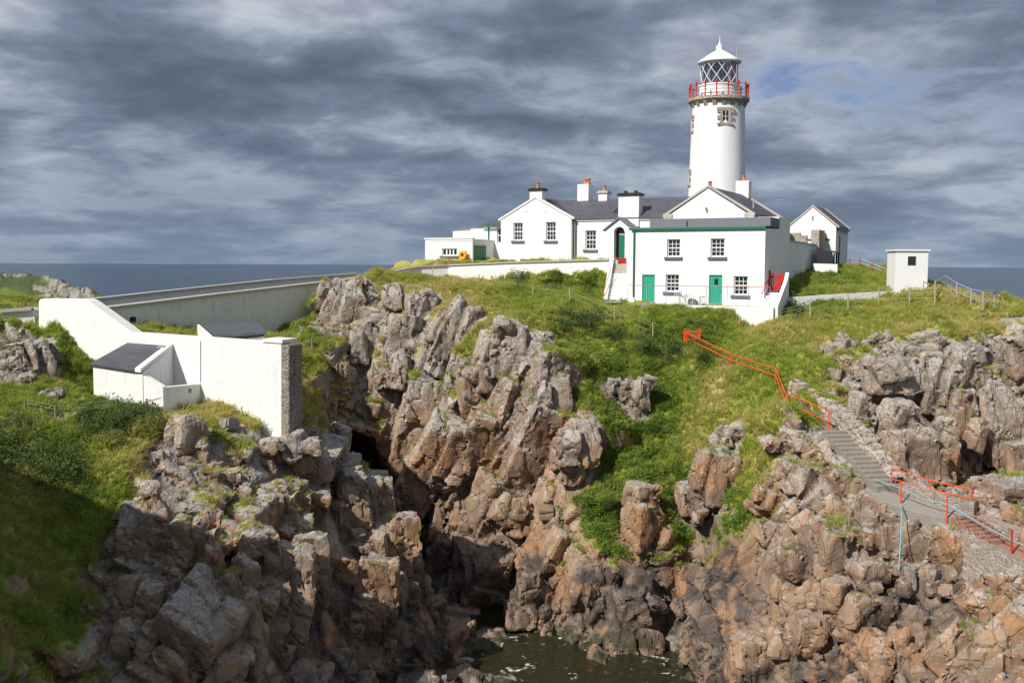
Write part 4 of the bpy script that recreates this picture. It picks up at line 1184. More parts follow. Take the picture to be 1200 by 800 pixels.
        fm = MB(); bx(-.29, -.25, r - .06, r + .03, -.55, .45, fm); bx(.25, .29, r - .06, r + .03, -.55, .45, fm); bx(-.02, .02, r - .06, r + .03, -.55, .45, fm)
        for q in (-.55, -.05, .42): bx(-.25, .25, r - .055, r + .028, q, q + .03, fm)
        th.part('frame', fm, MFRAME, w)
        th.part('pane', bx(-.29, .29, r - .1, r + .012, -.55, .45, MB()), MGLASS, w)


make_lighthouse()


# ------------------------------------------------------------------ front cottage
def make_cottage():
    th = station('front_cottage', 'two-storey flat-roofed white cottage with teal doors and green eaves trim', 'cottage', -4.4, 3, 15.2)
    holes = [(-6.36, -5.47, 18.56, 19.70), (-3.46, -2.55, 18.56, 19.72), (-6.42, -5.50, 16.30, 17.42), (-1.93, -1.03, 16.16, 17.36),
             (-8.05, -7.16, 15.5, 17.40), (-3.53, -2.66, 15.5, 17.42)]
    m = MB().wall(-8.82, 0, 14.6, 20.32, 0, holes)
    m.poly([(0, 0, 14.6), (0, 3.6, 14.6), (0, 3.6, 20.4), (0, 0, 20.32)])
    m.poly([(-8.82, 0, 14.6), (-8.82, 0, 20.32), (-8.82, 3.6, 20.4), (-8.82, 3.6, 14.6)])
    m.poly([(-8.82, 3.6, 14.6), (-8.82, 3.6, 20.4), (0, 3.6, 20.4), (0, 3.6, 14.6)])
    m.poly([(-8.82, 0, 20.32), (0, 0, 20.32), (0, 3.6, 20.4), (-8.82, 3.6, 20.4)])
    th.part('wall', m, MWR)
    rf = th.part('roof', MB().hexa([(-8.95, -.10, 20.41), (.02, -.10, 20.41), (.02, 3.7, 20.48), (-8.95, 3.7, 20.48)], [(-8.95, -.10, 20.47), (.02, -.10, 20.47), (.02, 3.7, 20.56), (-8.95, 3.7, 20.56)]), MLEAD)
    th.part('parapet_upstand', MB().box(-7.95, .06, 1.0, 3.45, 20.5, 21.06), MLEAD, rf, bevel=.02)
    th.part('vent_pipe', MB().tube((-1.0, 1.6, 20.9), (-1.0, 1.6, 21.28), .06), MBLACK, rf)
    th.part('vent_pipe', MB().tube((-5.4, .9, 20.5), (-5.4, .9, 20.95), .05), MLEAD, rf)
    th.part('fascia', MB().box(-8.98, .05, -.16, -.103, 20.30, 20.43), MGREEN)
    th.part('downpipe', MB().tube((-8.62, -.09, 15.3), (-8.62, -.09, 20.3), .055), MGREEN)
    for i, (a, b, c, d) in enumerate(holes[:4]):
        window(th, a, b, c, d, 0, 3, 4)
    for k, (a, b, c, d) in enumerate(holes[4:]):
        dr = th.part('door', MB().box(a + .06, b - .06, .10, .15, c + .12, d - .06), MTEAL)
        m = MB()
        for q in range(1, 5):
            u = a + .06 + (b - a - .12) * q / 5
            m.box(u - .006, u + .006, .094, .102, c + .14, d - .08)
        th.part('board_groove', m, MGREEN, dr)
        th.part('door_frame', MB().box(a, a + .06, .06, .16, c, d).box(b - .06, b, .06, .16, c, d).box(a + .06, b - .06, .06, .16, d - .06, d), MTEAL, dr)
        th.part('threshold', MB().box(a - .02, b + .02, -.06, .14, c - .02, c + .12), MGREY, dr)
        if k == 1:
            th.part('pane', MB().box(a + .33, b - .30, .088, .099, d - .62, d - .24), MGLASS, dr)
            th.part('handle', MB().tube((b - .14, .06, 16.4), (b - .14, .10, 16.4), .03), MBLACK, dr)
    return th


make_cottage()


# ------------------------------------------------------------------ gabled house behind the cottage
def make_gabled():
    th = station('gabled_house', 'white gabled house with stone verges directly behind the flat-roofed cottage', 'house', -4.9, 8, 18.0)
    u0, u1, v0, v1, ze, za = -7.65, -2.15, 4.0, 13.2, 21.45, 23.2
    um = (u0 + u1) / 2
    m = MB().wall(u0, u1, 17.2, ze, v0)
    m.poly([(u0, v0, ze), (u1, v0, ze), (um, v0, za)])
    m.poly([(u0, v1, 17.2), (u1, v1, 17.2), (u1, v1, ze), (um, v1, za), (u0, v1, ze)])
    m.poly([(u1, v0, 17.2), (u1, v1, 17.2), (u1, v1, ze), (u1, v0, ze)]); m.poly([(u0, v0, 17.2), (u0, v1, 17.2), (u0, v1, ze), (u0, v0, ze)])
    th.part('wall', m, MW)
    rf = gable_roof(th, u0, u1, v0 + .3, v1 - .3, ze + .02, za + .02)
    for vv in (v0, v1 - .34):
        m = MB()
        for s, ue in ((-1, u0), (1, u1)):
            a = [(ue + s * .28, vv - .05, ze - .05), (um, vv - .05, za + .08), (um, vv - .05, za + .24), (ue + s * .28, vv - .05, ze + .13)]
            m.extrude(a, (0, .4, 0))
        th.part('verge_coping', m, MCOPE)
        if vv == v0:
            for s, ue in ((-1, u0), (1, u1)):
                x0, x1 = sorted((ue - s * .25, ue + s * .42))
                th.part('kneeler', MB().box(x0, x1, vv - .09, vv + .33, ze - .14, ze + .10).box(x0 + .05, x1 - .05, vv - .07, vv + .31, ze - .32, ze - .143), MCOPE)
    th.part('side_bay', MB().box(-2.12, -.03, 3.62, 6.88, 15.5, 21.2), MW)
    th.part('gutter', MB().box(u1 + .04, u1 + .16, v0 + .3, v1 - .4, ze - .12, ze - .02), MGREEN)
    th.part('lamp_bracket', MB().tube((-5.0, v0 - .12, 21.9), (-5.0, v0, 21.9), .05).tube((-5.0, v0 - .12, 21.9), (-5.0, v0 - .12, 21.7), .06), MGREY)
    th.part('pipe', MB().tube((-2.9, 8.2, 21.8), (-2.9, 8.2, 22.75), .06), MGALV, rf)
    chimney(th, um, v1 - .3, 1.0, .8, 22.6, 24.35, None, 1, rf)
    th.part('chimney_pot', MB().lathe([(.14, 0), (.12, .3), (.15, .34), (.15, .42)], (um - .06, v0 + .5, za + .1), 12), MPOT, rf, smooth=True)


make_gabled()


# ------------------------------------------------------------------ keepers' house: left gable, long range, porch, rear wing
def make_keepers():
    th = station('keepers_house', 'long white keepers house with slate roof, gable end and arched green door', 'house', -16, 7, 18.2)
    # gable block
    u0, u1, v0, v1, ze, za = -21.95, -15.95, 6.0, 13.0, 21.45, 23.02
    um = (u0 + u1) / 2
    h = [(-20.85, -20.05, 19.86, 21.22), (-18.06, -17.24, 19.84, 21.24)]
    m = MB().wall(u0, u1, 17.9, ze, v0, h)
    m.poly([(u0, v0, ze), (u1, v0, ze), (um, v0, za)])
    m.poly([(u0, v0, 17.9), (u0, v1, 17.9), (u0, v1, ze), (u0, v0, ze)]); m.poly([(u1, v0, 17.9), (u1, v1, 17.9), (u1, v1, ze), (u1, v0, ze)])
    m.poly([(u0, v1, 17.9), (u1, v1, 17.9), (u1, v1, ze), (um, v1, za), (u0, v1, ze)])
    th.part('gable_wall', m, MW)
    for a in h: window(th, *a, v0, 3, 4)
    rf = gable_roof(th, u0, u1, v0 + .25, v1, ze + .02, za + .02)
    m = MB()
    for s, ue in ((-1, u0), (1, u1)):
        m.extrude([(ue + s * .2, v0 - .06, ze - .06), (um, v0 - .06, za + .06), (um, v0 - .06, za + .2), (ue + s * .2, v0 - .06, ze + .08)], (0, .34, 0))
    th.part('verge_coping', m, MW)
    for a in (-20.0, -18.3): th.part('wall_plate', MB().box(a, a + .4, v0 - .03, v0 + .01, 22.05, 22.15), MWR)
    chimney(th, um, v0 + .38, 1.05, .75, 22.3, 23.62, MBLACK, 1, rf)
    # long range
    r0, r1, w0, w1, re, ra = -15.85, -7.7, 6.35, 12.3, 21.42, 22.92
    h2 = [(-14.96, -14.10, 19.16, 20.58)]
    m = MB().wall(r0, r1, 17.9, re, w0, h2)
    m.poly([(r1, w0, 17.9), (r1, w1, 17.9), (r1, w1, re), (r1, (w0 + w1) / 2, ra), (r1, w0, re)])
    m.poly([(r0, w1, 17.9), (r1, w1, 17.9), (r1, w1, re), (r0, w1, re)])
    th.part('range_wall', m, MW)
    window(th, *h2[0], w0, 3, 4)
    rr = gable_roof(th, -18.9, r1, w0, w1, re + .02, ra + .02, 'u', .15)
    th.part('skylight', MB().hexa([(-13.0, 7.0, 21.86), (-12.4, 7.0, 21.86), (-12.4, 7.55, 22.14), (-13.0, 7.55, 22.14)], [(-13.0, 6.96, 21.94), (-12.4, 6.96, 21.94), (-12.4, 7.51, 22.22), (-13.0, 7.51, 22.22)]), MGLASS, rr)
    th.part('eaves_band', MB().box(r0 + .02, r1, w0 - .10, w0 - .004, re - .14, re - .03), MW)
    th.part('downpipe', MB().tube((-15.72, w0 - .12, 18.2), (-15.72, w0 - .12, 21.3), .05).box(-15.82, -15.62, w0 - .2, w0 - .05, 21.15, 21.32), MGREEN)
    chimney(th, -16.45, 9.6, .95, .9, 22.4, 24.25, None, 1, rr)
    th.part('chimney_pot', MB().lathe([(.2, 0), (.2, .12), (.13, .18), (.13, .3), (.2, .34), (.2, .44)], (-16.2, 9.6, 24.26), 12), MPOT, rr, smooth=True)
    chimney(th, -14.75, 9.4, .72, .7, 22.3, 23.5, MCOPE, 1, rr)
    # porch with an arched doorway
    p0, p1, pv, pe, pa = -12.75, -10.72, 5.0, 20.55, 21.3
    pm = -11.72
    a0, a1, az0, azs = -12.12, -11.28, 18.2, 20.36
    arc = [(pm + .42 * math.cos(t), azs + .40 * math.sin(t)) for t in [math.pi * k / 10 for k in range(11)]]
    m = MB()
    m.poly([(p0, pv, 17.9), (a0, pv, 17.9), (a0, pv, azs), (p0, pv, pe)])
    m.poly([(a1, pv, 17.9), (p1, pv, 17.9), (p1, pv, pe), (a1, pv, azs)])
    top = [(p1, pe), (pm, pa), (p0, pe)]
    # spandrel over the arch in two halves
    m.poly([(u, pv, z) for u, z in [(a1, azs), (p1, pe), (pm, pa)] + arc[5:0:-1]])
    m.poly([(u, pv, z) for u, z in [(pm, pa), (p0, pe), (a0, azs)] + arc[9:4:-1]])
    for k in range(10):
        (x0, z0), (x1, z1) = arc[k], arc[k + 1]
        m.poly([(x0, pv, z0), (x1, pv, z1), (x1, pv + .5, z1), (x0, pv + .5, z0)])
    m.poly([(a0, pv, az0 - .3), (a0, pv, azs), (a0, pv + .5, azs), (a0, pv + .5, az0 - .3)]); m.poly([(a1, pv, az0 - .3), (a1, pv, azs), (a1, pv + .5, azs), (a1, pv + .5, az0 - .3)])
    m.poly([(p1, pv, 17.9), (p1, 6.4, 17.9), (p1, 6.4, pe), (p1, pv, pe)]); m.poly([(p0, pv, 17.9), (p0, 6.4, 17.9), (p0, 6.4, pe), (p0, pv, pe)])
    po = th.part('porch', m, MW)
    m = MB()
    for s, ue in ((-1, p0), (1, p1)):
        m.extrude([(ue + s * .2, pv - .12, pe - .1), (pm, pv - .12, pa + .04), (pm, pv - .12, pa + .17), (ue + s * .2, pv - .12, pe + .02)], (0, 1.9, 0))
    th.part('porch_roof', m, MLEAD, po)
    dr = th.part('door', MB().box(a0 + .28, a1, pv + .32, pv + .37, az0, 20.2), MGREEN)
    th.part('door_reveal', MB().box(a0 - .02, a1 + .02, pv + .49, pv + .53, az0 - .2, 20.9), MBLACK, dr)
    th.part('fanlight', MB().box(a0 + .28, a1, pv + .34, pv + .36, 20.25, 20.72), MGLASS, dr)
    th.part('door_rail', MB().box(a0 + .28, a1, pv + .30, pv + .38, 20.2, 20.25), MWR, dr)
    th.part('doorstep', MB().box(a0 - .05, a1 + .05, pv - .35, pv + .3, 17.9, 18.17), MGREY)
    chimney(th, -11.5, 6.6, 1.6, .8, 20.8, 23.05, MBLACK, 2, rr, MBLACK)
    # low rear wing on the left with a hipped roof
    w = [(-23.95, -23.2, 19.75, 21.0)]
    m = MB().wall(-25.2, -21.97, 17.9, 21.2, 9.0, w)
    m.poly([(-25.2, 9, 17.9), (-25.2, 14, 17.9), (-25.2, 14, 21.2), (-25.2, 9, 21.2)])
    th.part('wing_wall', m, MW)
    window(th, *w[0], 9.0, 2, 2, sill=False)
    hip = [(-25.5, 8.75, 21.22), (-21.0, 8.75, 21.22), (-21.0, 14.2, 21.22), (-25.5, 14.2, 21.22)]
    th.part('wing_roof', MB().solid(hip + [(-21.0, 11.4, 22.75), (-23.2, 11.4, 22.4)], [(0, 1, 4, 5), (0, 5, 3), (5, 4, 2, 3), (3, 2, 1, 0), (1, 2, 4)]), MSLATE)
    th.part('wing_gutter', MB().box(-25.5, -21.97, 8.62, 8.74, 21.08, 21.2), MGREEN)
    th.part('wing_downpipe', MB().tube((-24.7, 8.9, 18.3), (-24.7, 8.9, 21.1), .05), MGREEN)


make_keepers()


# ------------------------------------------------------------------ flat outbuildings on the left
def make_outbuilding():
    th = station('garage', 'low flat-roofed white outbuilding with a green door left of keepers house', 'outbuilding', -26.5, 8, 18.0)
    h = [(-27.02, -25.62, 18.7, 19.27)]
    m = MB().wall(-28.6, -24.2, 17.5, 20.02, 5.5, h)
    m.poly([(-24.2, 5.5, 17.5), (-24.2, 9.8, 17.5), (-24.2, 9.8, 20.0), (-24.2, 5.5, 20.02)])
    m.poly([(-28.6, 5.5, 17.5), (-28.6, 9.8, 17.5), (-28.6, 9.8, 20.02), (-28.6, 5.5, 20.02)])
    m.poly([(-28.6, 5.5, 19.9), (-24.2, 5.5, 19.9), (-24.2, 9.8, 19.9), (-28.6, 9.8, 19.9)])
    m.poly([(-28.6, 9.8, 17.5), (-24.2, 9.8, 17.5), (-24.2, 9.8, 20.0), (-28.6, 9.8, 20.0)])
    th.part('wall', m, MWR)
    th.part('parapet', MB().box(-28.66, -24.16, 5.43, 5.75, 20.023, 20.12).box(-28.1, -24.16, 5.46, 5.496, 19.86, 19.93), MWR)
    window(th, *h[0], 5.5, 4, 1, inset=.08, sash=False, bar=.12)
    # the green door is in the right hand end wall
    d = th.part('door', MB().box(-24.19, -24.13, 5.75, 7.55, 17.9, 19.52), MGREEN)
    m = MB()
    for k in range(1, 9): m.box(-24.128, -24.122, 5.75 + k * .2 - .008, 5.75 + k * .2 + .008, 17.9, 19.5)
    th.part('board_groove', m, MBLACK, d)
    # raking end wall
    th.part('raking_wall', MB().extrude([(-24.2, 9.8, 17.5), (-24.2, 12.2, 17.5), (-24.2, 12.0, 18.3), (-24.2, 10.6, 20.0), (-24.2, 9.8, 20.0)], (.22, 0, 0)), MWR)
    th2 = station('rear_outbuilding', 'small white flat-roofed block rising behind the low outbuilding', 'outbuilding', -27, 12.5, 18.0)
    th2.part('wall', MB().box(-27.6, -24.75, 11.0, 14.6, 17.6, 21.02), MWR, bevel=.02)
    th2.part('low_bay', MB().box(-29.6, -27.62, 11.4, 14.6, 17.6, 20.86), MWR)
    th2.part('lean_roof', MB().hexa([(-29.6, 11.9, 20.862), (-27.62, 11.9, 20.862), (-27.62, 14.6, 20.862), (-29.6, 14.6, 20.862)], [(-29.6, 11.9, 20.9), (-27.62, 11.9, 20.9), (-27.62, 14.6, 21.15), (-29.6, 14.6, 21.15)]), MPALEWOOD)
    th2.part('roof_hatch', MB().box(-25.9, -24.9, 12.0, 13.4, 21.023, 21.2), MGREEN)
    # lifebuoy in its housing on the wall
    lb = station('lifebuoy', 'yellow lifebuoy housing on a post by the green garage door', 'lifebuoy', -24.85, 5.1, 18.1)
    prof = [(.21 + .11 * math.cos(t), .11 * math.sin(t)) for t in [2 * math.pi * k / 10 for k in range(11)]]
    m = MB()
    seg = 24
    vs, fs = [], []
    for i in range(seg):
        t_ = 2 * math.pi * i / seg
        for r, d in prof[:-1]:
            vs.append((-24.85 + r * math.cos(t_) * 1.15, 5.1 + d, 18.72 + r * math.sin(t_) * 1.3))
    n = 10
    for i in range(seg):
        for k in range(n):
            fs.append((i * n + k, ((i + 1) % seg) * n + k, ((i + 1) % seg) * n + (k + 1) % n, i * n + (k + 1) % n))
    lb.part('ring', MB().solid(vs, fs), MYEL, smooth=True)
    lb.part('backboard', MB().box(-25.15, -24.55, 5.2, 5.24, 18.35, 19.08), MYEL)
    lb.part('post', MB().box(-24.89, -24.81, 5.24, 5.3, 17.6, 18.9), MWOOD)


make_outbuilding()


# ------------------------------------------------------------------ yard wall and store on the right
def make_store():
    th = station('store_building', 'small white gabled store with green eaves at the back right', 'store', -.5, 19, 18.0)
    u0, u1, v0, v1, ze, za = -2.35, 1.2, 17.0, 22.2, 21.0, 22.5
    um = (u0 + u1) / 2
    m = MB().wall(u0, u1, 17.2, ze, v0)
    m.poly([(u0, v0, ze), (u1, v0, ze), (um, v0, za)])
    m.poly([(u1, v0, 17.2), (u1, v1, 17.2), (u1, v1, ze), (u1, v0, ze)]); m.poly([(u0, v0, 17.2), (u0, v1, 17.2), (u0, v1, ze), (u0, v0, ze)])
    m.poly([(u0, v1, 17.2), (u1, v1, 17.2), (u1, v1, ze), (um, v1, za), (u0, v1, ze)])
    th.part('wall', m, MW)
    gable_roof(th, u0, u1, v0 + .25, v1 - .25, ze + .02, za + .02)
    for vv in (v0, v1 - .3):
        m = MB()
        for s, ue in ((-1, u0), (1, u1)):
            m.extrude([(ue + s * .22, vv - .05, ze - .12), (um, vv - .05, za + .06), (um, vv - .05, za + .2), (ue + s * .22, vv - .05, ze + .04)], (0, .35, 0))
        th.part('verge_coping', m, MCOPE)
    th.part('vent_slit', MB().box(um - .07, um + .07, v0 - .02, v0 + .01, 21.5, 21.85), MGREY)
    th.part('green_string_course', MB().box(-.9, .75, v0 - .08, v0 - .003, 20.0, 20.1), MGREEN)
    th.part('gutter', MB().box(u1 + .06, u1 + .2, v0 + .3, v1 - .3, ze - .22, ze - .06), MGREEN)
    for k in range(5):
        th.part('eaves_bracket', MB().box(u1 + .003, u1 + .14, v0 + .6 + k * .95, v0 + .75 + k * .95, ze - .42, ze - .225), MW)
    th.part('side_slit', MB().box(u1 - .01, u1 + .03, 18.35, 18.75, 18.9, 20.35), MSILL)
    yw = station('yard_wall', 'whitewashed stone yard wall running back from cottage to gabled store', 'wall', 0.6, 10, 17.4)
    yw.part('wall_face', MB().hexa([(-.4, 6.9, 16.2), (-.02, 6.9, 16.2), (.3, 16.9, 17.0), (-.1, 16.9, 17.0)], [(-.4, 6.9, 19.68), (-.02, 6.9, 19.68), (.3, 16.9, 19.5), (-.1, 16.9, 19.5)]), MWS)
    yw.part('coping', coping([(-.2, 6.9, 19.684), (.05, 14.6, 19.545)], .48, .07), MCOPE)
    yw.part('stone_pier', MB().box(-.2, .42, 14.7, 16.85, 19.3, 20.72), MSANDST, bevel=.04)
    ss = station('stone_shed', 'roofless brown stone shed wall showing above the yard wall', 'shed', -2, 14, 17.5)
    ss.part('wall', MB().box(-3.6, -1.0, 14.6, 15.0, 17.5, 20.5).box(-1.0, -.5, 14.6, 15.0, 17.5, 20.3), MSANDST)
    ss.part('doorway_shadow_panel', MB().box(-3.5, -2.6, 14.52, 14.59, 18.2, 20.35), MBLACK)  # black panel stands in for the shade inside the doorway
    sh = station('bin_shelter', 'black open-fronted lean-to shelter against the yard wall', 'shelter', 1.2, 14, 17.6)
    sh.part('roof', MB().hexa([(.62, 12.9, 19.22), (1.75, 12.9, 18.98), (1.75, 15.9, 18.98), (.62, 15.9, 19.22)], [(.62, 12.9, 19.29), (1.78, 12.9, 19.05), (1.78, 15.9, 19.05), (.62, 15.9, 19.29)]), MBLACK)
    sh.part('end_panel', MB().hexa([(.62, 12.9, 17.5), (1.7, 12.9, 17.5), (1.7, 12.97, 17.5), (.62, 12.97, 17.5)], [(.62, 12.9, 19.21), (1.7, 12.9, 18.98), (1.7, 12.97, 18.98), (.62, 12.97, 19.21)]), MBLACK)
    sh.part('back_panel', MB().box(.62, .68, 12.98, 15.9, 17.5, 19.2), MBLACK)
    for k in range(4):
        sh.part('post', MB().box(1.6, 1.7, 13.0 + k * .93, 13.1 + k * .93, 17.4, 18.97), MBLACK)
    sh.part('shelf', MB().box(.7, 1.6, 13.0, 15.85, 18.2, 18.26), MGREY)
    single('low_white_wall', MB().hexa([H(.62, 11.6, 17.0), H(2.3, 11.7, 17.0), H(2.3, 12.0, 17.0), H(.62, 11.9, 17.0)], [H(.62, 11.6, 18.2), H(2.3, 11.7, 18.15), H(2.3, 12.0, 18.15), H(.62, 11.9, 18.2)]), MWR, 'low white wall beside the black lean-to shelter', 'wall')


make_store()


# ------------------------------------------------------------------ little white hut
def make_hut():
    rz = math.radians(-4)
    c = at(1086.5, 338, 64.5)      # near right corner
    th = Thing('lookout_hut', 'small white box hut with a black window on the right-hand lawn', 'hut', (-1, 1, 0), rz, (c.x, c.y, 0))
    z0, z1 = 16.0, 19.0
    W, Dp = 2.06, 1.75
    m = MB().wall(-W, 0, z0, z1, 0, [(-1.28, -.74, 18.05, 18.66)])
    m.poly([(0, 0, z0), (.42, Dp, z0), (.42, Dp, z1), (0, 0, z1)]); m.poly([(-W, 0, z0), (-W, Dp, z0), (-W, Dp, z1), (-W, 0, z1)])
    m.poly([(-W, Dp, z0), (.42, Dp, z0), (.42, Dp, z1), (-W, Dp, z1)])
    th.part('wall', m, MWR)
    th.part('roof_slab', MB().hexa([(-W - .1, -.1, z1 + .002), (.1, -.1, z1 + .002), (.55, Dp + .1, z1 + .002), (-W - .1, Dp + .1, z1 + .002)], [(-W - .1, -.1, z1 + .1), (.1, -.1, z1 + .1), (.55, Dp + .1, z1 + .1), (-W - .1, Dp + .1, z1 + .1)]), MWR)
    w = th.part('window', MB().box(-1.28, -1.24, .03, .1, 18.05, 18.66).box(-.78, -.74, .03, .1, 18.05, 18.66).box(-1.24, -.78, .03, .1, 18.62, 18.66).box(-1.24, -.78, .03, .1, 18.05, 18.09), MSILL)
    th.part('pane', MB().box(-1.26, -.76, .08, .09, 18.07, 18.64), MGLASS, w)
    th.part('side_window', MB().hexa([(.155, .62, 18.0), (.165, .62, 18.0), (.265, 1.02, 18.0), (.255, 1.02, 18.0)], [(.155, .62, 18.3), (.17, .62, 18.3), (.27, 1.02, 18.3), (.255, 1.02, 18.3)]), MGLASS)
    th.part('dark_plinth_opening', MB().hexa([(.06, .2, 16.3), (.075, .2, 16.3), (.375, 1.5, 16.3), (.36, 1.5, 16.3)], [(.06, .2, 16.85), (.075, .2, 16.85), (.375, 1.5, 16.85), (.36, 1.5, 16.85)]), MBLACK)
    th.part('step_rail', MB().tube((-.35, -.35, 16.3), (-.35, -.35, 17.05), .035).tube((-.35, -.35, 17.05), (.1, -.3, 16.85), .03).tube((-.05, -.35, 16.1), (-.05, -.35, 16.9), .035).tube((-.42, -.35, 16.62), (-.02, -.35, 16.5), .025), MPALEWOOD)


make_hut()
# ------------------------------------------------------------------ ground height lookup
_gs = .25
_gnx, _gny = int((GX1 - GX0) / _gs) + 1, int((GY1 - GY0) / _gs) + 1
GTOP = np.full((_gnx, _gny), -9.0)
_ix = ((T_POS[:, 0] - GX0) / _gs).astype(int).clip(0, _gnx - 1); _iy = ((T_POS[:, 1] - GY0) / _gs).astype(int).clip(0, _gny - 1)
np.maximum.at(GTOP, (_ix, _iy), T_POS[:, 2])


def gz(x, y):
    return float(GTOP[min(max(int((x - GX0) / _gs), 0), _gnx - 1), min(max(int((y - GY0) / _gs), 0), _gny - 1)])


def V3(*a): return Vector(a)


# ------------------------------------------------------------------ road and its parapet walls
ROAD = [H(-11.3, 3.55, 18.36), H(-19.15, 3.4, 18.15), at(525, 311.5, 76.2), at(490, 313, 75.5), at(430, 324, 73), at(388, 331, 71), at(250, 347, 61.8), at(120, 363, 54), at(62, 363, 48.6), at(40, 363.5, 47.4), at(0, 366.5, 47), at(-90, 370, 46)]


def wall_strip(th, name, pts, thick, down, mat, side=1, kids=None):
    m = MB()
    for a, b in zip(pts[:-1], pts[1:]):
        n = V3(-(b - a).y, (b - a).x, 0).normalized() * thick * side
        dz = V3(0, 0, down)
        m.hexa([a - dz, b - dz, b - dz + n, a - dz + n], [a, b, b + n, a + n])
    return th.part(name, m, mat)


def make_road():
    th = Thing('retaining_wall', 'white rubble wall with grey coping below the keepers house yard', 'wall', tuple(ROAD[1] - V3(0, 0, 1.3)))
    a = ROAD[:6]
    wall_strip(th, 'wall_face', a, .45, 2.4, MWS, -1)
    th.part('coping', coping([p + V3(0, .22, .003) for p in a], .62, .10), MCOPE)
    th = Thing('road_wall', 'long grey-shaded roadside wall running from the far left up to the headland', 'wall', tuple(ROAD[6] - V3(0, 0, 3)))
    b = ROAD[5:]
    wall_strip(th, 'wall_face', b[:4], .45, 3.9, MGREYW, -1)  # shaded stretch takes the greyer copy, the lit end stays white
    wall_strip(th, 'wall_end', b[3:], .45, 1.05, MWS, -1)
    wall_strip(th, 'rubble_footing', [p + V3(.05, -.06, -1.05) for p in b[3:]], .5, 1.6, MRUBBLE, -1)
    th.part('coping', coping([p + V3(-.15, .15, .003) for p in b], .7, .13), MCOPE)
    th.part('drain_hole', MB().lathe([(.05, 0), (.3, .02), (.32, .25), (.2, .3)], tuple(at(153, 377, 56.0)), 10), MBLACK)
    far = [p + V3(-4.6, 2.4, .06) for p in ROAD[4:11]]
    far[0] = ROAD[4] + V3(-1.5, 5, .1)
    th = Thing('far_parapet', 'low grey parapet along the seaward side of the access road', 'wall', tuple(far[2] - V3(0, 0, 1)))
    wall_strip(th, 'wall_face', far, .4, 2.4, MGREYW, -1)
    th.part('coping', coping([p + V3(-.1, .1, .003) for p in far], .6, .12), MCOPE)
    m = MB()
    near = [p + V3(-.3, .2, -1.0) for p in ROAD[4:]]
    for i in range(len(near) - 1):
        m.poly([near[i], near[i + 1], near[i + 1] + V3(-4.8, 2.6, .0), near[i] + V3(-4.8, 2.6, 0)])
    single('road', m, MROAD, 'narrow asphalt access road between two stone parapets', None, kind='structure')


make_road()


# ------------------------------------------------------------------ the white enclosure on the left headland
EA = at(330, 402, 42.0); EB = at(45, 350, 46.6)
EN = V3(EB.y - EA.y, -(EB.x - EA.x), 0).normalized()      # horizontal normal of the wall
if EN.y > 0: EN = -EN
ED = V3(EB.x - EA.x, EB.y - EA.y, 0).normalized()


def on_wall(px, py, off=0.0):
    """point of the enclosure wall's plane (moved off metres towards the viewer) at a pixel"""
    r = ray(px, py)
    p0 = EA + EN * off
    return CAM_P + r * ((p0 - CAM_P).dot(EN) / r.dot(EN))


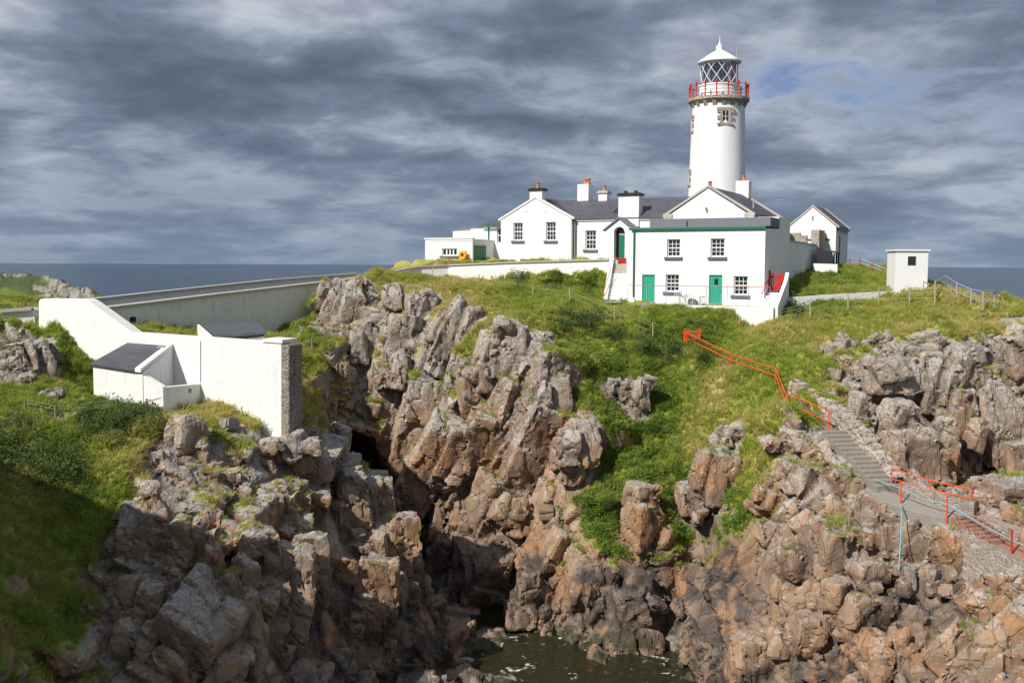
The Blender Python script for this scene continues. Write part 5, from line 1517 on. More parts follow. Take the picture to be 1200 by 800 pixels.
def make_enclosure():
    th = Thing('enclosure_wall', 'big white enclosure wall stepping down the left headland', 'wall', tuple(on_wall(230, 480)))
    out = [on_wall(*p) for p in [(45, 353), (47, 350.5), (52, 350), (98, 350.5), (104, 353), (155, 390), (330, 402), (330, 516), (110, 480), (104, 468), (60, 428), (45, 390)]]
    th.part('wall_face', MB().extrude(out, -EN * .7), MWS, bevel=.03)
    e0, e1, e2, e3 = on_wall(330.3, 404), on_wall(330.3, 520), on_wall(321, 520), on_wall(321, 404)
    th.part('stone_end', MB().extrude([e0, e1, e1 - EN * 1.05, e0 - EN * 1.05], -ED * .35), MRUBBLE, bevel=.03)
    t0, t1 = on_wall(308, 400.5), on_wall(331.5, 402)
    th.part('cap_stone', MB().extrude([t0 + EN * .05, t1 + EN * .05, t1 - EN * 1.1, t0 - EN * 1.1], (0, 0, .14)), MWR)
    th.part('gutter_line', MB().tube(on_wall(234.5, 399, .03), on_wall(234.5, 448, .03), .02), MWR)
    # lean-to against the wall
    lt = Thing('lean_to_shed', 'small white lean-to with grey slate roof against the enclosure wall', 'shed', tuple(on_wall(150, 470)))
    d = 2.25
    bl, br = on_wall(151, 403), on_wall(196, 406.5)
    fl = on_wall(109, 427.5, d); fr = on_wall(160, 435.5, d)
    gl, gr = fl - V3(0, 0, 2.4), fr - V3(0, 0, 2.6)
    bl0, br0 = bl - V3(0, 0, 3.4), br - V3(0, 0, 3.4)
    m = MB()
    m.poly([fl, fr - ED * .31, gr - ED * .31, gl]); m.poly([fr, br, br0, gr]); m.poly([fl, bl, bl0, gl])
    lt.part('wall', m, MWS)
    up = V3(0, 0, .06)
    o = EN * .12 - ED * 0
    lt.part('roof', MB().hexa([fl + o + ED * .08 + up * .05, fr + o + up * .05, br + up * .05, bl + ED * .08 + up * .05], [fl + o + ED * .08 + up, fr + o + up, br + up, bl + ED * .08 + up]), MSLATE2)
    k = -ED * .32
    lt.part('raking_coping', MB().hexa([fr + EN * .1, fr + k + EN * .1, br + k, br], [fr + EN * .1 + V3(0, 0, .16), fr + k + EN * .1 + V3(0, 0, .16), br + k + V3(0, 0, .16), br + V3(0, 0, .16)]), MWS)
    side = MB()
    a, b = fr + k, br + k
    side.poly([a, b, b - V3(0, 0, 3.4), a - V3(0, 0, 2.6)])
    lt.part('side_wall', side, MGREYW)  # side turned from the sun, its shade toned into the grey
    lt.part('chimney_brick', MB().extrude([on_wall(187, 404.5, .25), on_wall(195, 405, .25), on_wall(195, 407.5, .25), on_wall(187, 407, .25)], EN * .2), MSANDST)
    # yard walls in front of it
    yw = Thing('yard_enclosure', 'low roofless white yard wall attached right of the lean-to', 'wall', tuple(on_wall(200, 485, 1)))
    q0, q1, q2 = on_wall(163.5, 439, d - .02), on_wall(170, 440.5, d - .02), on_wall(190, 453, d - .02)
    q3 = on_wall(190, 500, d - .02); q4 = on_wall(163.5, 496, d - .02)
    yw.part('front_wall', MB().extrude([q0, q1, q2, q3, q4], -EN * .25), MWS)
    s0, s1 = on_wall(191, 454, d), on_wall(235, 449.5, .01)
    yw.part('side_wall', MB().extrude([s0, s1, s1 - V3(0, 0, 2.2), s0 - V3(0, 0, 2.2)], ED * .3), MGREYW)  # shaded face, given the greyer limewash
    yw.part('broken_opening', MB().extrude([on_wall(214, 456, 1.02), on_wall(224, 455, .62), on_wall(224, 460, .62), on_wall(214, 461, 1.02)], -ED * .02), MSANDST)
    yw.part('gate_frame', MB().tube(on_wall(172, 467, 2.7), on_wall(172, 481, 2.7), .05).tube(on_wall(174, 470, 2.7), on_wall(189, 466, 2.5), .02).tube(on_wall(174, 480, 2.7), on_wall(189, 477, 2.5), .02), MWOOD)
    # slate-roofed shed behind the wall
    sh = Thing('slate_shed', 'dark slate-roofed shed tucked between enclosure wall and road wall', 'shed', tuple(at(275, 410, 48)))
    A, B, C_, D_ = at(236, 382.5, 51.5), at(301, 379, 50.5), at(312.5, 391.5, 46.5), at(252, 396.5, 47.4)
    sh.part('roof', MB().hexa([A, B, C_, D_], [A + V3(0, 0, .12), B + V3(0, 0, .12), C_ + V3(0, 0, .12), D_ + V3(0, 0, .12)]), MSLATE2)
    dz = V3(0, 0, 2.2)
    i = .15
    sh.part('wall', MB().hexa([A - dz, B - dz, C_ - dz + V3(-i, i, 0), D_ - dz + V3(i, i, 0)], [A - V3(-i, 0, .01), B - V3(i, 0, .01), C_ + V3(-i, i, -.01), D_ + V3(i, i, -.01)]), MSANDST)
    sh.part('white_verge', MB().extrude([A + V3(-.1, 0, .1), D_ + V3(-.1, 0, .1), D_ + V3(-.1, 0, -.4), A + V3(-.1, 0, -.4)], (-.12, 0, 0)), MWR)


make_enclosure()


# ------------------------------------------------------------------ terrace, steps and railing before the cottage
def make_terrace():
    t = station('terrace', 'white concrete terrace slab with low wall in front of the cottage', 'terrace', -3, -.8, 15.0)
    t.part('slab', MB().box(-8.7, .98, -1.5, -.004, 15.2, 15.5), MSTEP)
    t.part('low_wall', MB().hexa([(-4.4, -1.62, 15.0), (.98, -1.62, 14.2), (.98, -1.503, 14.2), (-4.4, -1.503, 15.0)], [(-4.4, -1.62, 15.53), (.98, -1.62, 15.53), (.98, -1.503, 15.53), (-4.4, -1.503, 15.53)]), MWS)
    r = station('terrace_railing', 'thin grey metal railing along the cottage terrace', 'railing', -4, -1.4, 15.5)
    n = 8
    for i in range(n):
        u = -8.5 + i * (9.2 / (n - 1))
        r.part('railing_post', MB().tube((u, -1.42, 15.4), (u, -1.42, 16.72), .018), MGALV)
    r.part('top_rail', MB().tube((-8.5, -1.42, 16.72), (.7, -1.42, 16.72), .022), MRUST)
    # steps and red gate at the right hand end
    s = station('side_steps', 'white concrete steps climbing to the red gate beside the cottage', 'steps', .5, 0, 15.3)
    for i in range(5):
        s.part('step', MB().box(.06, .95, -.9 + i * .36, -.9 + (i + 1) * .36 - .003, 14.9, 15.66 + i * .17), MWR)
    s.part('stringer_wall', MB().extrude([(.98, -1.4, 14.6), (.98, 1.4, 14.9), (.98, 1.4, 17.6), (.98, .9, 17.05), (.98, -1.4, 15.6)], (.22, 0, 0)), MWR)
    s.part('handrail', MB().tube((.06, -.8, 16.3), (.06, .9, 17.15), .03), MORANGE)
    g = station('red_gate', 'red picket gate at the top of the white side steps', 'gate', .5, 1.1, 16.4)
    g.part('gate_post', MB().box(.02, .12, 1.02, 1.12, 16.3, 17.75), MRED)
    for i in range(7):
        u = .17 + i * .115
        g.part('picket', MB().box(u, u + .065, 1.05, 1.08, 16.45, 17.55), MRED)
    g.part('cross_rail', MB().box(.12, .97, 1.083, 1.12, 17.25, 17.37), MRED)
    g.part('cross_rail', MB().box(.12, .97, 1.083, 1.12, 16.55, 16.67), MRED)
    g.part('diagonal_brace', MB().extrude([(.14, 1.03, 16.5), (.34, 1.03, 16.5), (.96, 1.03, 17.3), (.78, 1.03, 17.3)], (0, .017, 0)), MRED)
    # garden furniture
    def furniture(name, label, cat, u, v, chair):
        f = station(name, label, cat, u, v, 15.5)
        if not chair:
            f.part('table_top', MB().lathe([(.42, 16.2), (.42, 16.225)], (u, v, 0), 20), MFRAME)
            for k in range(4):
                a = math.pi / 2 * k + .6
                f.part('leg', MB().tube((u + .12 * math.cos(a), v + .12 * math.sin(a), 16.2), (u + .34 * math.cos(a), v + .34 * math.sin(a), 15.5), .018), MFRAME)
        else:
            f.part('seat', MB().box(u - .2, u + .2, v - .2, v + .2, 15.92, 15.945), MFRAME)
            for a in (-.18, .18):
                for b in (-.18, .18):
                    f.part('leg', MB().tube((u + a, v + b, 15.92), (u + a * 1.15, v + b * 1.15, 15.5), .016), MFRAME)
            for k in range(4):
                f.part('back_bar', MB().tube((u - .18 + .12 * k, v + .2, 15.95), (u - .18 + .12 * k, v + .27, 16.42), .014), MFRAME)
            f.part('back_rail', MB().tube((u - .2, v + .27, 16.42), (u + .2, v + .27, 16.42), .018), MFRAME)
    furniture('garden_table', 'round white garden table on the terrace', 'table', -4.75, -.75, False)
    furniture('garden_chair', 'white metal garden chair left of the terrace table', 'chair', -5.45, -.7, True)
    furniture('garden_chair', 'white metal garden chair right of the terrace table, near the teal door', 'chair', -4.1, -.7, True)
    # flight up to the arched door
    st = Thing('entrance_steps', 'narrow white stone steps rising to the arched green door', 'steps', tuple(at(724, 357, 66)))
    a0, a1 = at(711, 360, 65.6), at(738, 361, 65.6)
    b0, b1 = at(719.5, 309, 70.6), at(734, 309, 70.6)
    n = 17
    for i in range(n):
        f0, f1 = i / n, (i + 1) / n
        p0, p1 = a0.lerp(b0, f0), a1.lerp(b1, f0); q0, q1 = a0.lerp(b0, f1 + .0), a1.lerp(b1, f1)
        z = q0.z
        st.part('step', MB().hexa([V3(p0.x, p0.y, z - .8), V3(p1.x, p1.y, z - .8), V3(q1.x, q1.y - .002, z - .8), V3(q0.x, q0.y - .002, z - .8)], [V3(p0.x, p0.y, z), V3(p1.x, p1.y, z), V3(q1.x, q1.y - .002, z), V3(q0.x, q0.y - .002, z)]), MGREYW if i < 13 else MCOPE)
    k = V3(-.28, 0, 0)
    st.part('left_stringer', MB().hexa([a0 + k - V3(0, 0, .6), a0 - V3(.004, 0, .6), b0 - V3(.004, 0, 1), b0 + k - V3(0, 0, 1)], [a0 + k + V3(0, 0, .35), a0 + V3(-.004, 0, .35), b0 + V3(-.004, 0, .5), b0 + k + V3(0, 0, .5)]), MWR)
    k = V3(.3, 0, 0)
    st.part('right_stringer', MB().hexa([a1 + V3(.004, 0, -.6), a1 + k - V3(0, 0, .6), b1 + k - V3(0, 0, 1), b1 + V3(.004, 0, -1)], [a1 + V3(.004, 0, .5), a1 + k + V3(0, 0, .5), b1 + k + V3(0, 0, .6), b1 + V3(.004, 0, .6)]), MWR)
    h0, h1, h2 = at(705.5, 357, 66), at(708, 340, 66.4), at(716, 314, 68.5)
    st.part('handrail', MB().tube(h0 - V3(0, 0, .5), h0 + V3(.1, 0, .3), .03).tube(h0 + V3(.1, 0, .3), h1, .03).tube(h1, h2, .026), MORANGE)
    p, q = at(722, 309, 70.8), at(733.5, 302.5, 70.8)
    single('red_board', MB().box(p.x, q.x, p.y, p.y + .05, p.z, q.z), MRED, 'small red board gate at the head of the entrance steps', 'gate')
    # flat stones leading to the steps
    for i, (px, py, Y) in enumerate(((718, 363, 64.6), (716, 370, 63.6))):
        c = at(px, py, Y)
        z = gz(c.x, c.y) + .02
        single('stepping_stone', MB().extrude([(c.x - .6, c.y - .25, z), (c.x + .5, c.y - .3, z), (c.x + .65, c.y + .2, z), (c.x - .45, c.y + .28, z)], (0, 0, .12)), MMORT,
               ['flat paving stone at the foot of the entrance steps', 'lower flat paving stone further from the entrance steps'][i], 'stone', bevel=.03)


make_terrace()


# ------------------------------------------------------------------ fences
def ground_pt(px, py, Y):
    p = at(px, py, Y)
    return p


def make_fence(name, label, posts, mat, wire=True, r=.05, wires=(.35, .7, .95), group=None, rail_mat=None, rr=.008):
    p0 = at(posts[0][0], posts[0][2], posts[0][3])
    th = Thing(name, label, 'fence', tuple(p0), group=group)
    tops, bots = [], []
    for (px, pt, pb, Y) in posts:
        b = at(px, pb, Y); t = at(px, pt, Y)
        g = gz(b.x, b.y)
        if abs(g - b.z) < 1.2: 
            t = t + V3(0, 0, max(-.3, min(.9, (g - b.z)))); b.z = g
        th.part('fence_post', MB().tube(b - V3(0, 0, .4), t, r, r * .9, 7), mat)
        tops.append(t); bots.append(b)
    if wire:
        for w in wires:
            m = MB()
            for i in range(len(tops) - 1):
                m.tube(bots[i].lerp(tops[i], w), bots[i + 1].lerp(tops[i + 1], w), rr, seg=5)
            th.part('wire' if rr < .02 else 'rail', m, rail_mat or MGALV)
    return th


make_fence('post_and_wire_fence', 'row of weathered wooden posts and wire across the right lawn', [(907, 360, 373, 60.3), (949.5, 351, 369, 60.8), (994, 341, 360, 62.4), (1030, 339.5, 357.5, 62.8), (1066, 339, 356, 62.6), (1096, 332, 352, 62)], MPALEWOOD)
make_fence('steel_railing_fence', 'galvanised railing fence dropping from the small hut towards the sea', [(1096, 330, 352, 62.6), (1108, 334, 352, 64), (1121, 337, 357, 62), (1138, 342, 362, 61), (1152, 347, 370, 60), (1165, 349, 366, 60.6)], MGALV, rr=.025, wires=(.45, .96))
make_fence('red_handrail', 'red handrail descending right of the small hut at the cliff edge', [(1152, 347, 362, 63), (1166, 346, 360, 64), (1176, 362, 370, 65)], MPINK, rr=.035, wires=(.5, .97))
make_fence('red_railing_fence', 'faded red railing behind the lawn between store and hut', [(996, 300, 311, 75), (1008, 301, 311, 74), (1022, 308, 317, 73), (1035, 312, 320, 72), (1048, 316, 323, 71)], MPINK, rr=.035, wires=(.5, .95), r=.06)
make_fence('garden_posts_fence', 'thin posts and wire on the grass below the yard wall', [(507, 306, 318, 74.5), (581, 321.6, 336, 68.5), (624.6, 339.6, 355, 64), (667.6, 348.6, 364, 61.6), (720, 357, 377, 60), (765, 378, 394.6, 58.5)], MPALEWOOD, r=.035, rr=.003)
make_fence('headland_fence', 'short grey wooden posts in the grass below the lean-to', [(30, 489, 503, 39.6), (65, 486, 502, 39.6), (101, 481, 496, 40), (137, 475, 487, 40.6)], MWOOD, r=.045, rr=.004)
make_fence('gully_fence', 'two dark fence posts in grass right of the enclosure wall', [(342, 414, 425, 57), (366, 401.6, 419, 59)], MWOOD, r=.06)
b, t = at(864, 384, 60.3), at(868, 370.5, 60.3)
single('leaning_post', MB().tube(b - V3(.05, 0, .4), t, .05, .045, 7), MPALEWOOD, 'single leaning pale post on the grass below the terrace', 'post')

# low curved wall on the lawn
pts = [at(921, 348.5, 62.4), at(935, 348, 62.6), at(955, 346.5, 63), at(985, 344.5, 63.6), at(1020, 342.8, 64.2), at(1060, 340, 65)]
m = MB()
for i in range(len(pts) - 1):
    a, b = pts[i], pts[i + 1]
    m.hexa([a - V3(0, 0, 1), b - V3(0, 0, 1), b + V3(0, .35, -1), a + V3(0, .35, -1)], [a, b, b + V3(0, .35, 0), a + V3(0, .35, 0)])
single('curved_low_wall', m, MWS, 'low curved white kerb wall across the right lawn', 'wall')

# sloping concrete slab at the far right edge
a, b, c, d = at(1172, 373, 59), at(1206, 371, 59.5), at(1210, 398, 57.4), at(1174, 388, 57.6)
m = MB().hexa([a - V3(0, 0, 1.5), b - V3(0, 0, 1.5), c - V3(0, 0, 1.5), d - V3(0, 0, 1.5)], [a, b, c, d])
single('concrete_ramp', m, MGREY, 'grey sloping concrete slab at the right edge above the cliff', 'slab')


# ------------------------------------------------------------------ orange railings and gate on the path
def rail_run(name, label, pts, mat, r=.027, low=.42):
    th = Thing(name, label, 'railing', tuple(at(pts[0][0], pts[0][2], pts[0][3])))
    T = [at(p[0], p[1], p[3]) for p in pts]; B = [at(p[0], p[2], p[3]) for p in pts]
    if name == 'path_railing':
        for t, b in zip(T, B):
            d_ = max(0.0, min(.6, gz(b.x, b.y) + .05 - b.z)); t.z += d_; b.z += d_
    for t, b in zip(T, B):
        th.part('railing_post', MB().tube(b - V3(0, 0, .5), t, r * 1.1, seg=8), mat)
    m = MB(); m2 = MB()
    for i in range(len(T) - 1):
        m.tube(T[i], T[i + 1], r, seg=8)
        m2.tube(B[i].lerp(T[i], low), B[i + 1].lerp(T[i + 1], low), r, seg=8)
    th.part('top_rail', m, mat); th.part('lower_rail', m2, mat)
    return th


rail_run('path_railing', 'long orange-red railing zigzagging down the grass from the orange gate', [(805, 394, 405, 57.4), (857, 415, 427, 54.8), (909, 432, 446, 52), (921, 462, 478, 49.4), (971, 482, 506, 46.3)], MORANGE)
rail_run('landing_railing', 'orange-red railing beside the lower landing of the stone stairs', [(1045, 549, 569, 42), (1091, 563, 581, 40.2), (1139, 573, 592, 38.8)], MORANGE)
g = at(802, 401, 57.6)
th = Thing('orange_gate', 'orange-red timber gate at the top of the path railing', 'gate', tuple(g))
for k, dx in enumerate((0, .86)):
    th.part('gate_post', MB().box(g.x + dx - .05, g.x + dx + .05, g.y - .05, g.y + .05, g.z - .5, g.z + (.78 if k == 0 else .82)), MORANGE)
for k in range(6):
    u = g.x + .1 + k * .125
    th.part('picket', MB().box(u, u + .07, g.y - .02, g.y + .02, g.z + .02, g.z + .66 + (.04 if k % 2 else 0)), MRUST if k in (2, 3) else MORANGE)
for zz in (.14, .56):
    th.part('cross_rail', MB().box(g.x + .05, g.x + .81, g.y - .055, g.y - .023, g.z + zz, g.z + zz + .07), MORANGE)

for i, (px, pt, pb, Y) in enumerate(((1056, 563, 590, 40.2), (1110, 580, 607, 38.2), (1186, 620, 656, 35.2))):
    single('rope_post', MB().tube(at(px, pb, Y) - V3(0, 0, .5), at(px, pt, Y), .04, .035), MORANGE if i < 2 else MRED,
           ['orange-red rope post at the landing above the hanging rope', 'orange-red rope post at the head of the reddish steps', 'red rope post beside the lowest stretch of path, rightmost'][i], 'post', 'posts carrying the rope')
rp = [at(*p) for p in ((992, 549, 44.3), (1020, 560, 42.6), (1056, 572, 40.2), (1084, 585, 39.2), (1110, 590, 38.2), (1150, 614, 36.6), (1186, 633, 35.2), (1225, 648, 34))]
m = MB()
for a, b in zip(rp[:-1], rp[1:]): m.tube(a, b, .022, seg=6)
single('guide_rope', m, MROPE, 'pale blue rope strung between the orange posts beside the stairs', 'rope')
rp = [at(*p) for p in ((1056, 590, 39.8), (1056.5, 600, 38.4), (1055, 640, 37.4), (1053, 668, 36.8))]
m = MB()
for a, b in zip(rp[:-1], rp[1:]): m.tube(a, b, .022, seg=6)
single('hanging_rope', m, MROPE, 'blue-green rope hanging down the rock face below the landing', 'rope')


# ------------------------------------------------------------------ stone stairway
def rough_stone(c, sx, sy, sz, rz, rng, tilt=.15):
    """an angular stone: hull of jittered points"""
    bm = bmesh.new()
    for i in (-1, 1):
        for j in (-1, 1):
            for k in (-1, 1):
                bm.verts.new((i * sx * rng.uniform(.72, 1), j * sy * rng.uniform(.72, 1), k * sz * rng.uniform(.7, 1)))
    for _ in range(5):
        v = Vector((rng.gauss(0, 1), rng.gauss(0, 1), rng.gauss(0, 1))).normalized()
        bm.verts.new((v.x * sx * 1.08, v.y * sy * 1.08, v.z * sz * 1.02))
    r = bmesh.ops.convex_hull(bm, input=bm.verts)
    bmesh.ops.delete(bm, geom=[g_ for g_ in r['geom_interior'] if isinstance(g_, bmesh.types.BMVert)], context='VERTS')
    R_ = Matrix.Rotation(rz, 3, 'Z') @ Matrix.Rotation(rng.uniform(-tilt, tilt), 3, 'X') @ Matrix.Rotation(rng.uniform(-tilt, tilt), 3, 'Y')
    for v in bm.verts: v.co = R_ @ v.co + Vector(c)
    bm.faces.ensure_lookup_table(); bm.verts.index_update()
    m = MB()
    m.solid([tuple(v.co) for v in bm.verts], [tuple(v.index for v in f.verts) for f in bm.faces])
    bm.free()
    return m


def make_stairs():
    rng = random.Random(4)
    S0, S1 = at(976, 503, 46.4), at(1042, 571, 41.7)
    th = Thing('stone_stairway', 'rough stone stairway descending the rocks at right with low rubble parapet', 'stairs', tuple(S1))
    d = (S1 - S0); n = 13
    w = V3(-d.y, d.x, 0).normalized() * -.55
    if w.x > 0: w = -w
    for i in range(n):
        p = S0.lerp(S1, i / n); q = S0.lerp(S1, (i + 1) / n)
        z = p.z - .02
        j = V3(rng.uniform(-.05, .05), 0, 0)
        th.part('step', MB().hexa([V3(*(p + w + j).xy, z - 1), V3(*(p - w).xy, z - 1), V3(*(q - w * 1.0).xy, z - 1) , V3(*(q + w + j).xy, z - 1)],
                                  [V3(*(p + w + j).xy, z), V3(*(p - w).xy, z), V3(*(q - w).xy, z - .012), V3(*(q + w + j).xy, z - .012)]), MSTEP, bevel=.015)
    # rubble parapet on the right of the steps, built of single stones
    line = [at(930, 446, 50.8), at(950, 462, 49.6), at(985, 480, 47.6), at(1012, 508, 45.4), at(1050, 556, 42.6)]
    m = MB()
    for a, b in zip(line[:-1], line[1:]):
        k = V3(-(b - a).y, (b - a).x, 0).normalized() * .3
        m.hexa([a - k - V3(0, 0, 1.3), b - k - V3(0, 0, 1.3), b + k - V3(0, 0, 1.3), a + k - V3(0, 0, 1.3)], [a - k - V3(0, 0, .04), b - k - V3(0, 0, .04), b + k - V3(0, 0, .04), a + k - V3(0, 0, .04)])
    par = th.part('parapet', m, MMORT)
    for a, b in zip(line[:-1], line[1:]):
        L = (b - a).length
        k = V3(-(b - a).y, (b - a).x, 0).normalized()
        if k.x > 0: k = -k
        rz = math.atan2((b - a).y, (b - a).x)
        s = 0.0
        while s < L:
            l = rng.uniform(.3, .55)
            c = a + (b - a) * ((s + l / 2) / L)
            for off in (-.17, .17):
                th.part('stone', rough_stone(c + k * off + V3(0, 0, rng.uniform(-.06, .06)), l * .52, .19, rng.uniform(.1, .2), rz + rng.uniform(-.12, .12), rng), MSTONE, par)
            for zz in (-.3, -.55):
                th.part('stone', rough_stone(c + k * .30 + V3(0, 0, zz), l * .48, .10, .115, rz, rng, .08), MSTONE, par)
            s += l
    # landing
    A = [at(1000, 560, 43.0), at(1046, 570, 41.4), at(1096, 585, 39.6), at(1136, 596, 38.5), at(1140, 608, 37.6), at(1108, 607, 38.3), at(1062, 597, 39.6), at(1018, 578, 41.5)]
    z = lambda p, dz: V3(p.x, p.y, p.z + dz)
    slab = MB()
    quads = [(0, 1, 6, 7), (1, 2, 5, 6), (2, 3, 4, 5)]
    for k, qd in enumerate(quads):
        P = [A[i] for i in qd]
        zz = [min(p.z for p in P) + .03, None][0]
        th.part('landing_slab', MB().hexa([z(p, -1.2) for p in P], [V3(p.x, p.y, zz + (p.z - zz) * .55) for p in P]), MSTEP, bevel=.02)
    # small kerb wall behind the landing
    kw = [at(1058, 573, 41.0), at(1100, 584, 39.7), at(1146, 596, 38.6)]
    th.part('kerb', coping([p - V3(0, -.2, .5) for p in kw], .3, .75), MMORT)
    # lower reddish flight
    L0, L1 = at(1128, 604, 37.9), at(1172, 634, 36.0)
    d = L1 - L0; n = 7
    w = V3(-d.y, d.x, 0).normalized() * .55
    if w.x > 0: w = -w
    for i in range(n):
        p = L0.lerp(L1, i / n); q = L0.lerp(L1, (i + 1) / n)
        zz = p.z
        th.part('step', MB().hexa([V3(*(p + w).xy, zz - .9), V3(*(p - w).xy, zz - .9), V3(*(q - w).xy, zz - .9), V3(*(q + w).xy, zz - .9)], [V3(*(p + w).xy, zz), V3(*(p - w).xy, zz), V3(*(q - w).xy, zz), V3(*(q + w).xy, zz)]), MREDSTONE, bevel=.015)
    P = [at(1164, 640, 35.9), at(1178, 628, 36.6), at(1235, 655, 34.4), at(1222, 672, 33.8)]
    th.part('lower_path', MB().hexa([z(p, -1.2) for p in P], P), MREDSTONE)
    # mortared retaining wall under the lower flight
    R0, R1 = at(1126, 618, 37.1), at(1215, 668, 33.7)
    dn = V3(0, 0, 2.0)
    th.part('retaining_masonry', MB().hexa([R0 - dn + V3(0, -.35, 0), R1 - dn + V3(0, -.35, 0), R1 - dn + V3(.2, .8, 0), R0 - dn + V3(.2, .8, 0)], [R0, R1, R1 + V3(.2, .8, 0), R0 + V3(.2, .8, 0)]), MMORT)
    W0, W1 = at(1150, 606, 37.8), at(1230, 632, 35.6)
    th.part('upper_wall', coping([W0 - V3(0, -.1, .7), W1 - V3(0, -.1, .7)], .4, .75), MMORT)


make_stairs()

# ------------------------------------------------------------------ loose boulders
BOULDERS = [
    (514, 783, 43.6, .62, 'boulder', 'smooth grey boulder at the mouth of the chasm, leftmost of three', 0),
    (545, 779, 44.2, .5, 'boulder', 'grey-brown boulder in the middle of three at the chasm water', 0),
    (540, 795, 42.8, .75, 'boulder', 'low brown boulder nearest the viewer at the chasm water', 1),
    (1066, 676, 37.2, .6, 'boulder', 'large grey slab leaning at the foot of the landing rocks', 2),
    (1094, 678, 36.8, .42, 'boulder', 'smaller grey slab right of the leaning slab', 2),
    (268, 497, 41.0, .42, 'boulder', 'rounded grey boulder in turf at the foot of the enclosure wall', 0),
    (70, 459, 41.9, .3, 'boulder', 'small pale boulder in bright grass left of the lean-to', 0),
    (52, 461, 41.5, .22, 'boulder', 'tiny grey stone left of the pale boulder in the grass', 0),
    (972, 410, 55.6, .45, 'boulder', 'small pale rock on the turf above the stair parapet', 0),
    (990, 403, 55.6, .6, 'boulder', 'broad pale rock half buried in turf at the right cliff top', 0),
    (1112, 692, 36.0, .4, 'boulder', 'brown boulder at the foot of the mortared stair wall', 1),
    (640, 600, 50.0, .5, 'boulder', 'pale loose block on the middle cliff face', 1),
]
M_BOULDER = mat_stone('boulder_granite', (.19, .165, .145), (.30, .27, .24), None, .8)
M_BOULDER2 = mat_stone('brown_granite', (.22, .145, .10), (.30, .21, .155), None, .8)
rng_b = random.Random(12)
for (px, py, Y, s, nm, lab, kind) in BOULDERS:
    c = at(px, py, Y)
    m = rough_stone((c.x, c.y, c.z), s * (1.0 if kind != 2 else .62), s * (.8 if kind != 2 else .3), s * (.7 if kind != 2 else .95), rng_b.uniform(0, 2), rng_b, .3)
    o = single(nm, m, M_BOULDER if kind != 1 else M_BOULDER2, lab, 'boulder', 'loose boulders')
    bm = bmesh.new(); bm.from_mesh(o.data)
    bmesh.ops.bevel(bm, geom=list(bm.edges), offset=s * .16, segments=2, affect='EDGES', clamp_overlap=True)
    bm.to_mesh(o.data); bm.free()


# ------------------------------------------------------------------ far headland across the water on the left
def make_far_headland():
    nx, ny = 400, 200
    x0, x1, y0, y1 = -92.0, -38.0, 92.0, 122.0
    X, Y = np.meshgrid(np.linspace(x0, x1, nx), np.linspace(y0, y1, ny), indexing='ij')
    P = np.stack([X.ravel(), Y.ravel(), np.zeros(X.size)], 1)
    ridge = np.interp(X.ravel(), [-92, -70, -57, -53, -50, -46.5, -43.5, -41, -38], [19.0, 18.5, 16.9, 16.4, 15.8, 14.9, 13.4, 9, -3])
    prof = np.interp(Y.ravel(), [92, 98, 104, 110, 114, 122], [-.45, .25, .72, 1.0, .9, -.4])
    z = ridge * prof + fbm(P * .12, 3, 5) * 2.0
    b1, e1 = blocks(P * np.array([.5, .5, .5]) + 3, 6, .8)
    b2, e2 = blocks(P * 1.3 + 9, 7, .8)
    rk = sstep(fbm(P * .16 + 4, 3, 12), 0, .35)
    z = z + rk * (b1 * .32 + b2 * .2 - .2 * (1 - sstep(e1, 0, .1)))
    P[:, 2] = z
    i = np.arange(nx * ny).reshape(nx, ny)
    q = np.stack([i[:-1, :-1].ravel(), i[1:, :-1].ravel(), i[1:, 1:].ravel(), i[:-1, 1:].ravel()], 1)
    n = normals(P, q)
    gr = .92 * sstep(n[:, 2] + (1 - rk) * .5 - .1 + fbm(P * .5, 2, 3) * .25, .6, .85)
    n1 = fbm(P * .2, 3, 81) * .5 + .5; n2 = fbm(P * .8, 3, 91) * .5 + .5; n5 = n1[::-1].copy()
    me = np_mesh('far_headland', P, q, dict(grass=gr, crack=1 - sstep(e2, 0, .12), tone=b2, n1=n1, n2=n2, n5=n5, tint=np.clip(.03 + (n2 - .5) * .5, 0, 1)), M_GROUND)
    me.polygons.foreach_set('use_smooth', gr[q].mean(1) > .4)
    o = bpy.data.objects.new('far_headland', me); COL.objects.link(o)
    tag(o, 'low rocky green headland across the water at far left', None, kind='structure')
    # back of the main headland, behind the station
    u = [(-30, 79), (-20, 79), (-5, 79), (10, 79), (25, 79), (36, 79), (34, 90), (24, 100), (8, 108), (-8, 104), (-20, 92)]
    zt = [13, 13.4, 18.1, 18.1, 17.4, 12, 11, 14.5, 15.5, 15, 12]
    m = MB()
    ctr = (8, 92, 18.0)
    for k in range(len(u)):
        a, b = k, (k + 1) % len(u)
        A, B = V3(*u[a], zt[a]), V3(*u[b], zt[b])
        m.poly([ctr, A, B])
        oa, ob = A + (A - V3(8, 88, A.z)) * .25, B + (B - V3(8, 88, B.z)) * .25
        if k not in (0, 1, 2, 3, 4): m.poly([A, V3(oa.x, oa.y, -1), V3(ob.x, ob.y, -1), B])
    me = m.mesh('station_ground', M_GROUND)
    for nme, val in (('grass', 1.0), ('tint', .35), ('n1', .5), ('n2', .5), ('n5', .5)):
        at_ = me.attributes.new(nme, 'FLOAT', 'POINT'); at_.data.foreach_set('value', [val] * len(me.vertices))
    o = bpy.data.objects.new('station_ground', me); COL.objects.link(o)
    tag(o, 'grassy ground behind the lighthouse station', None, kind='structure')


make_far_headland()
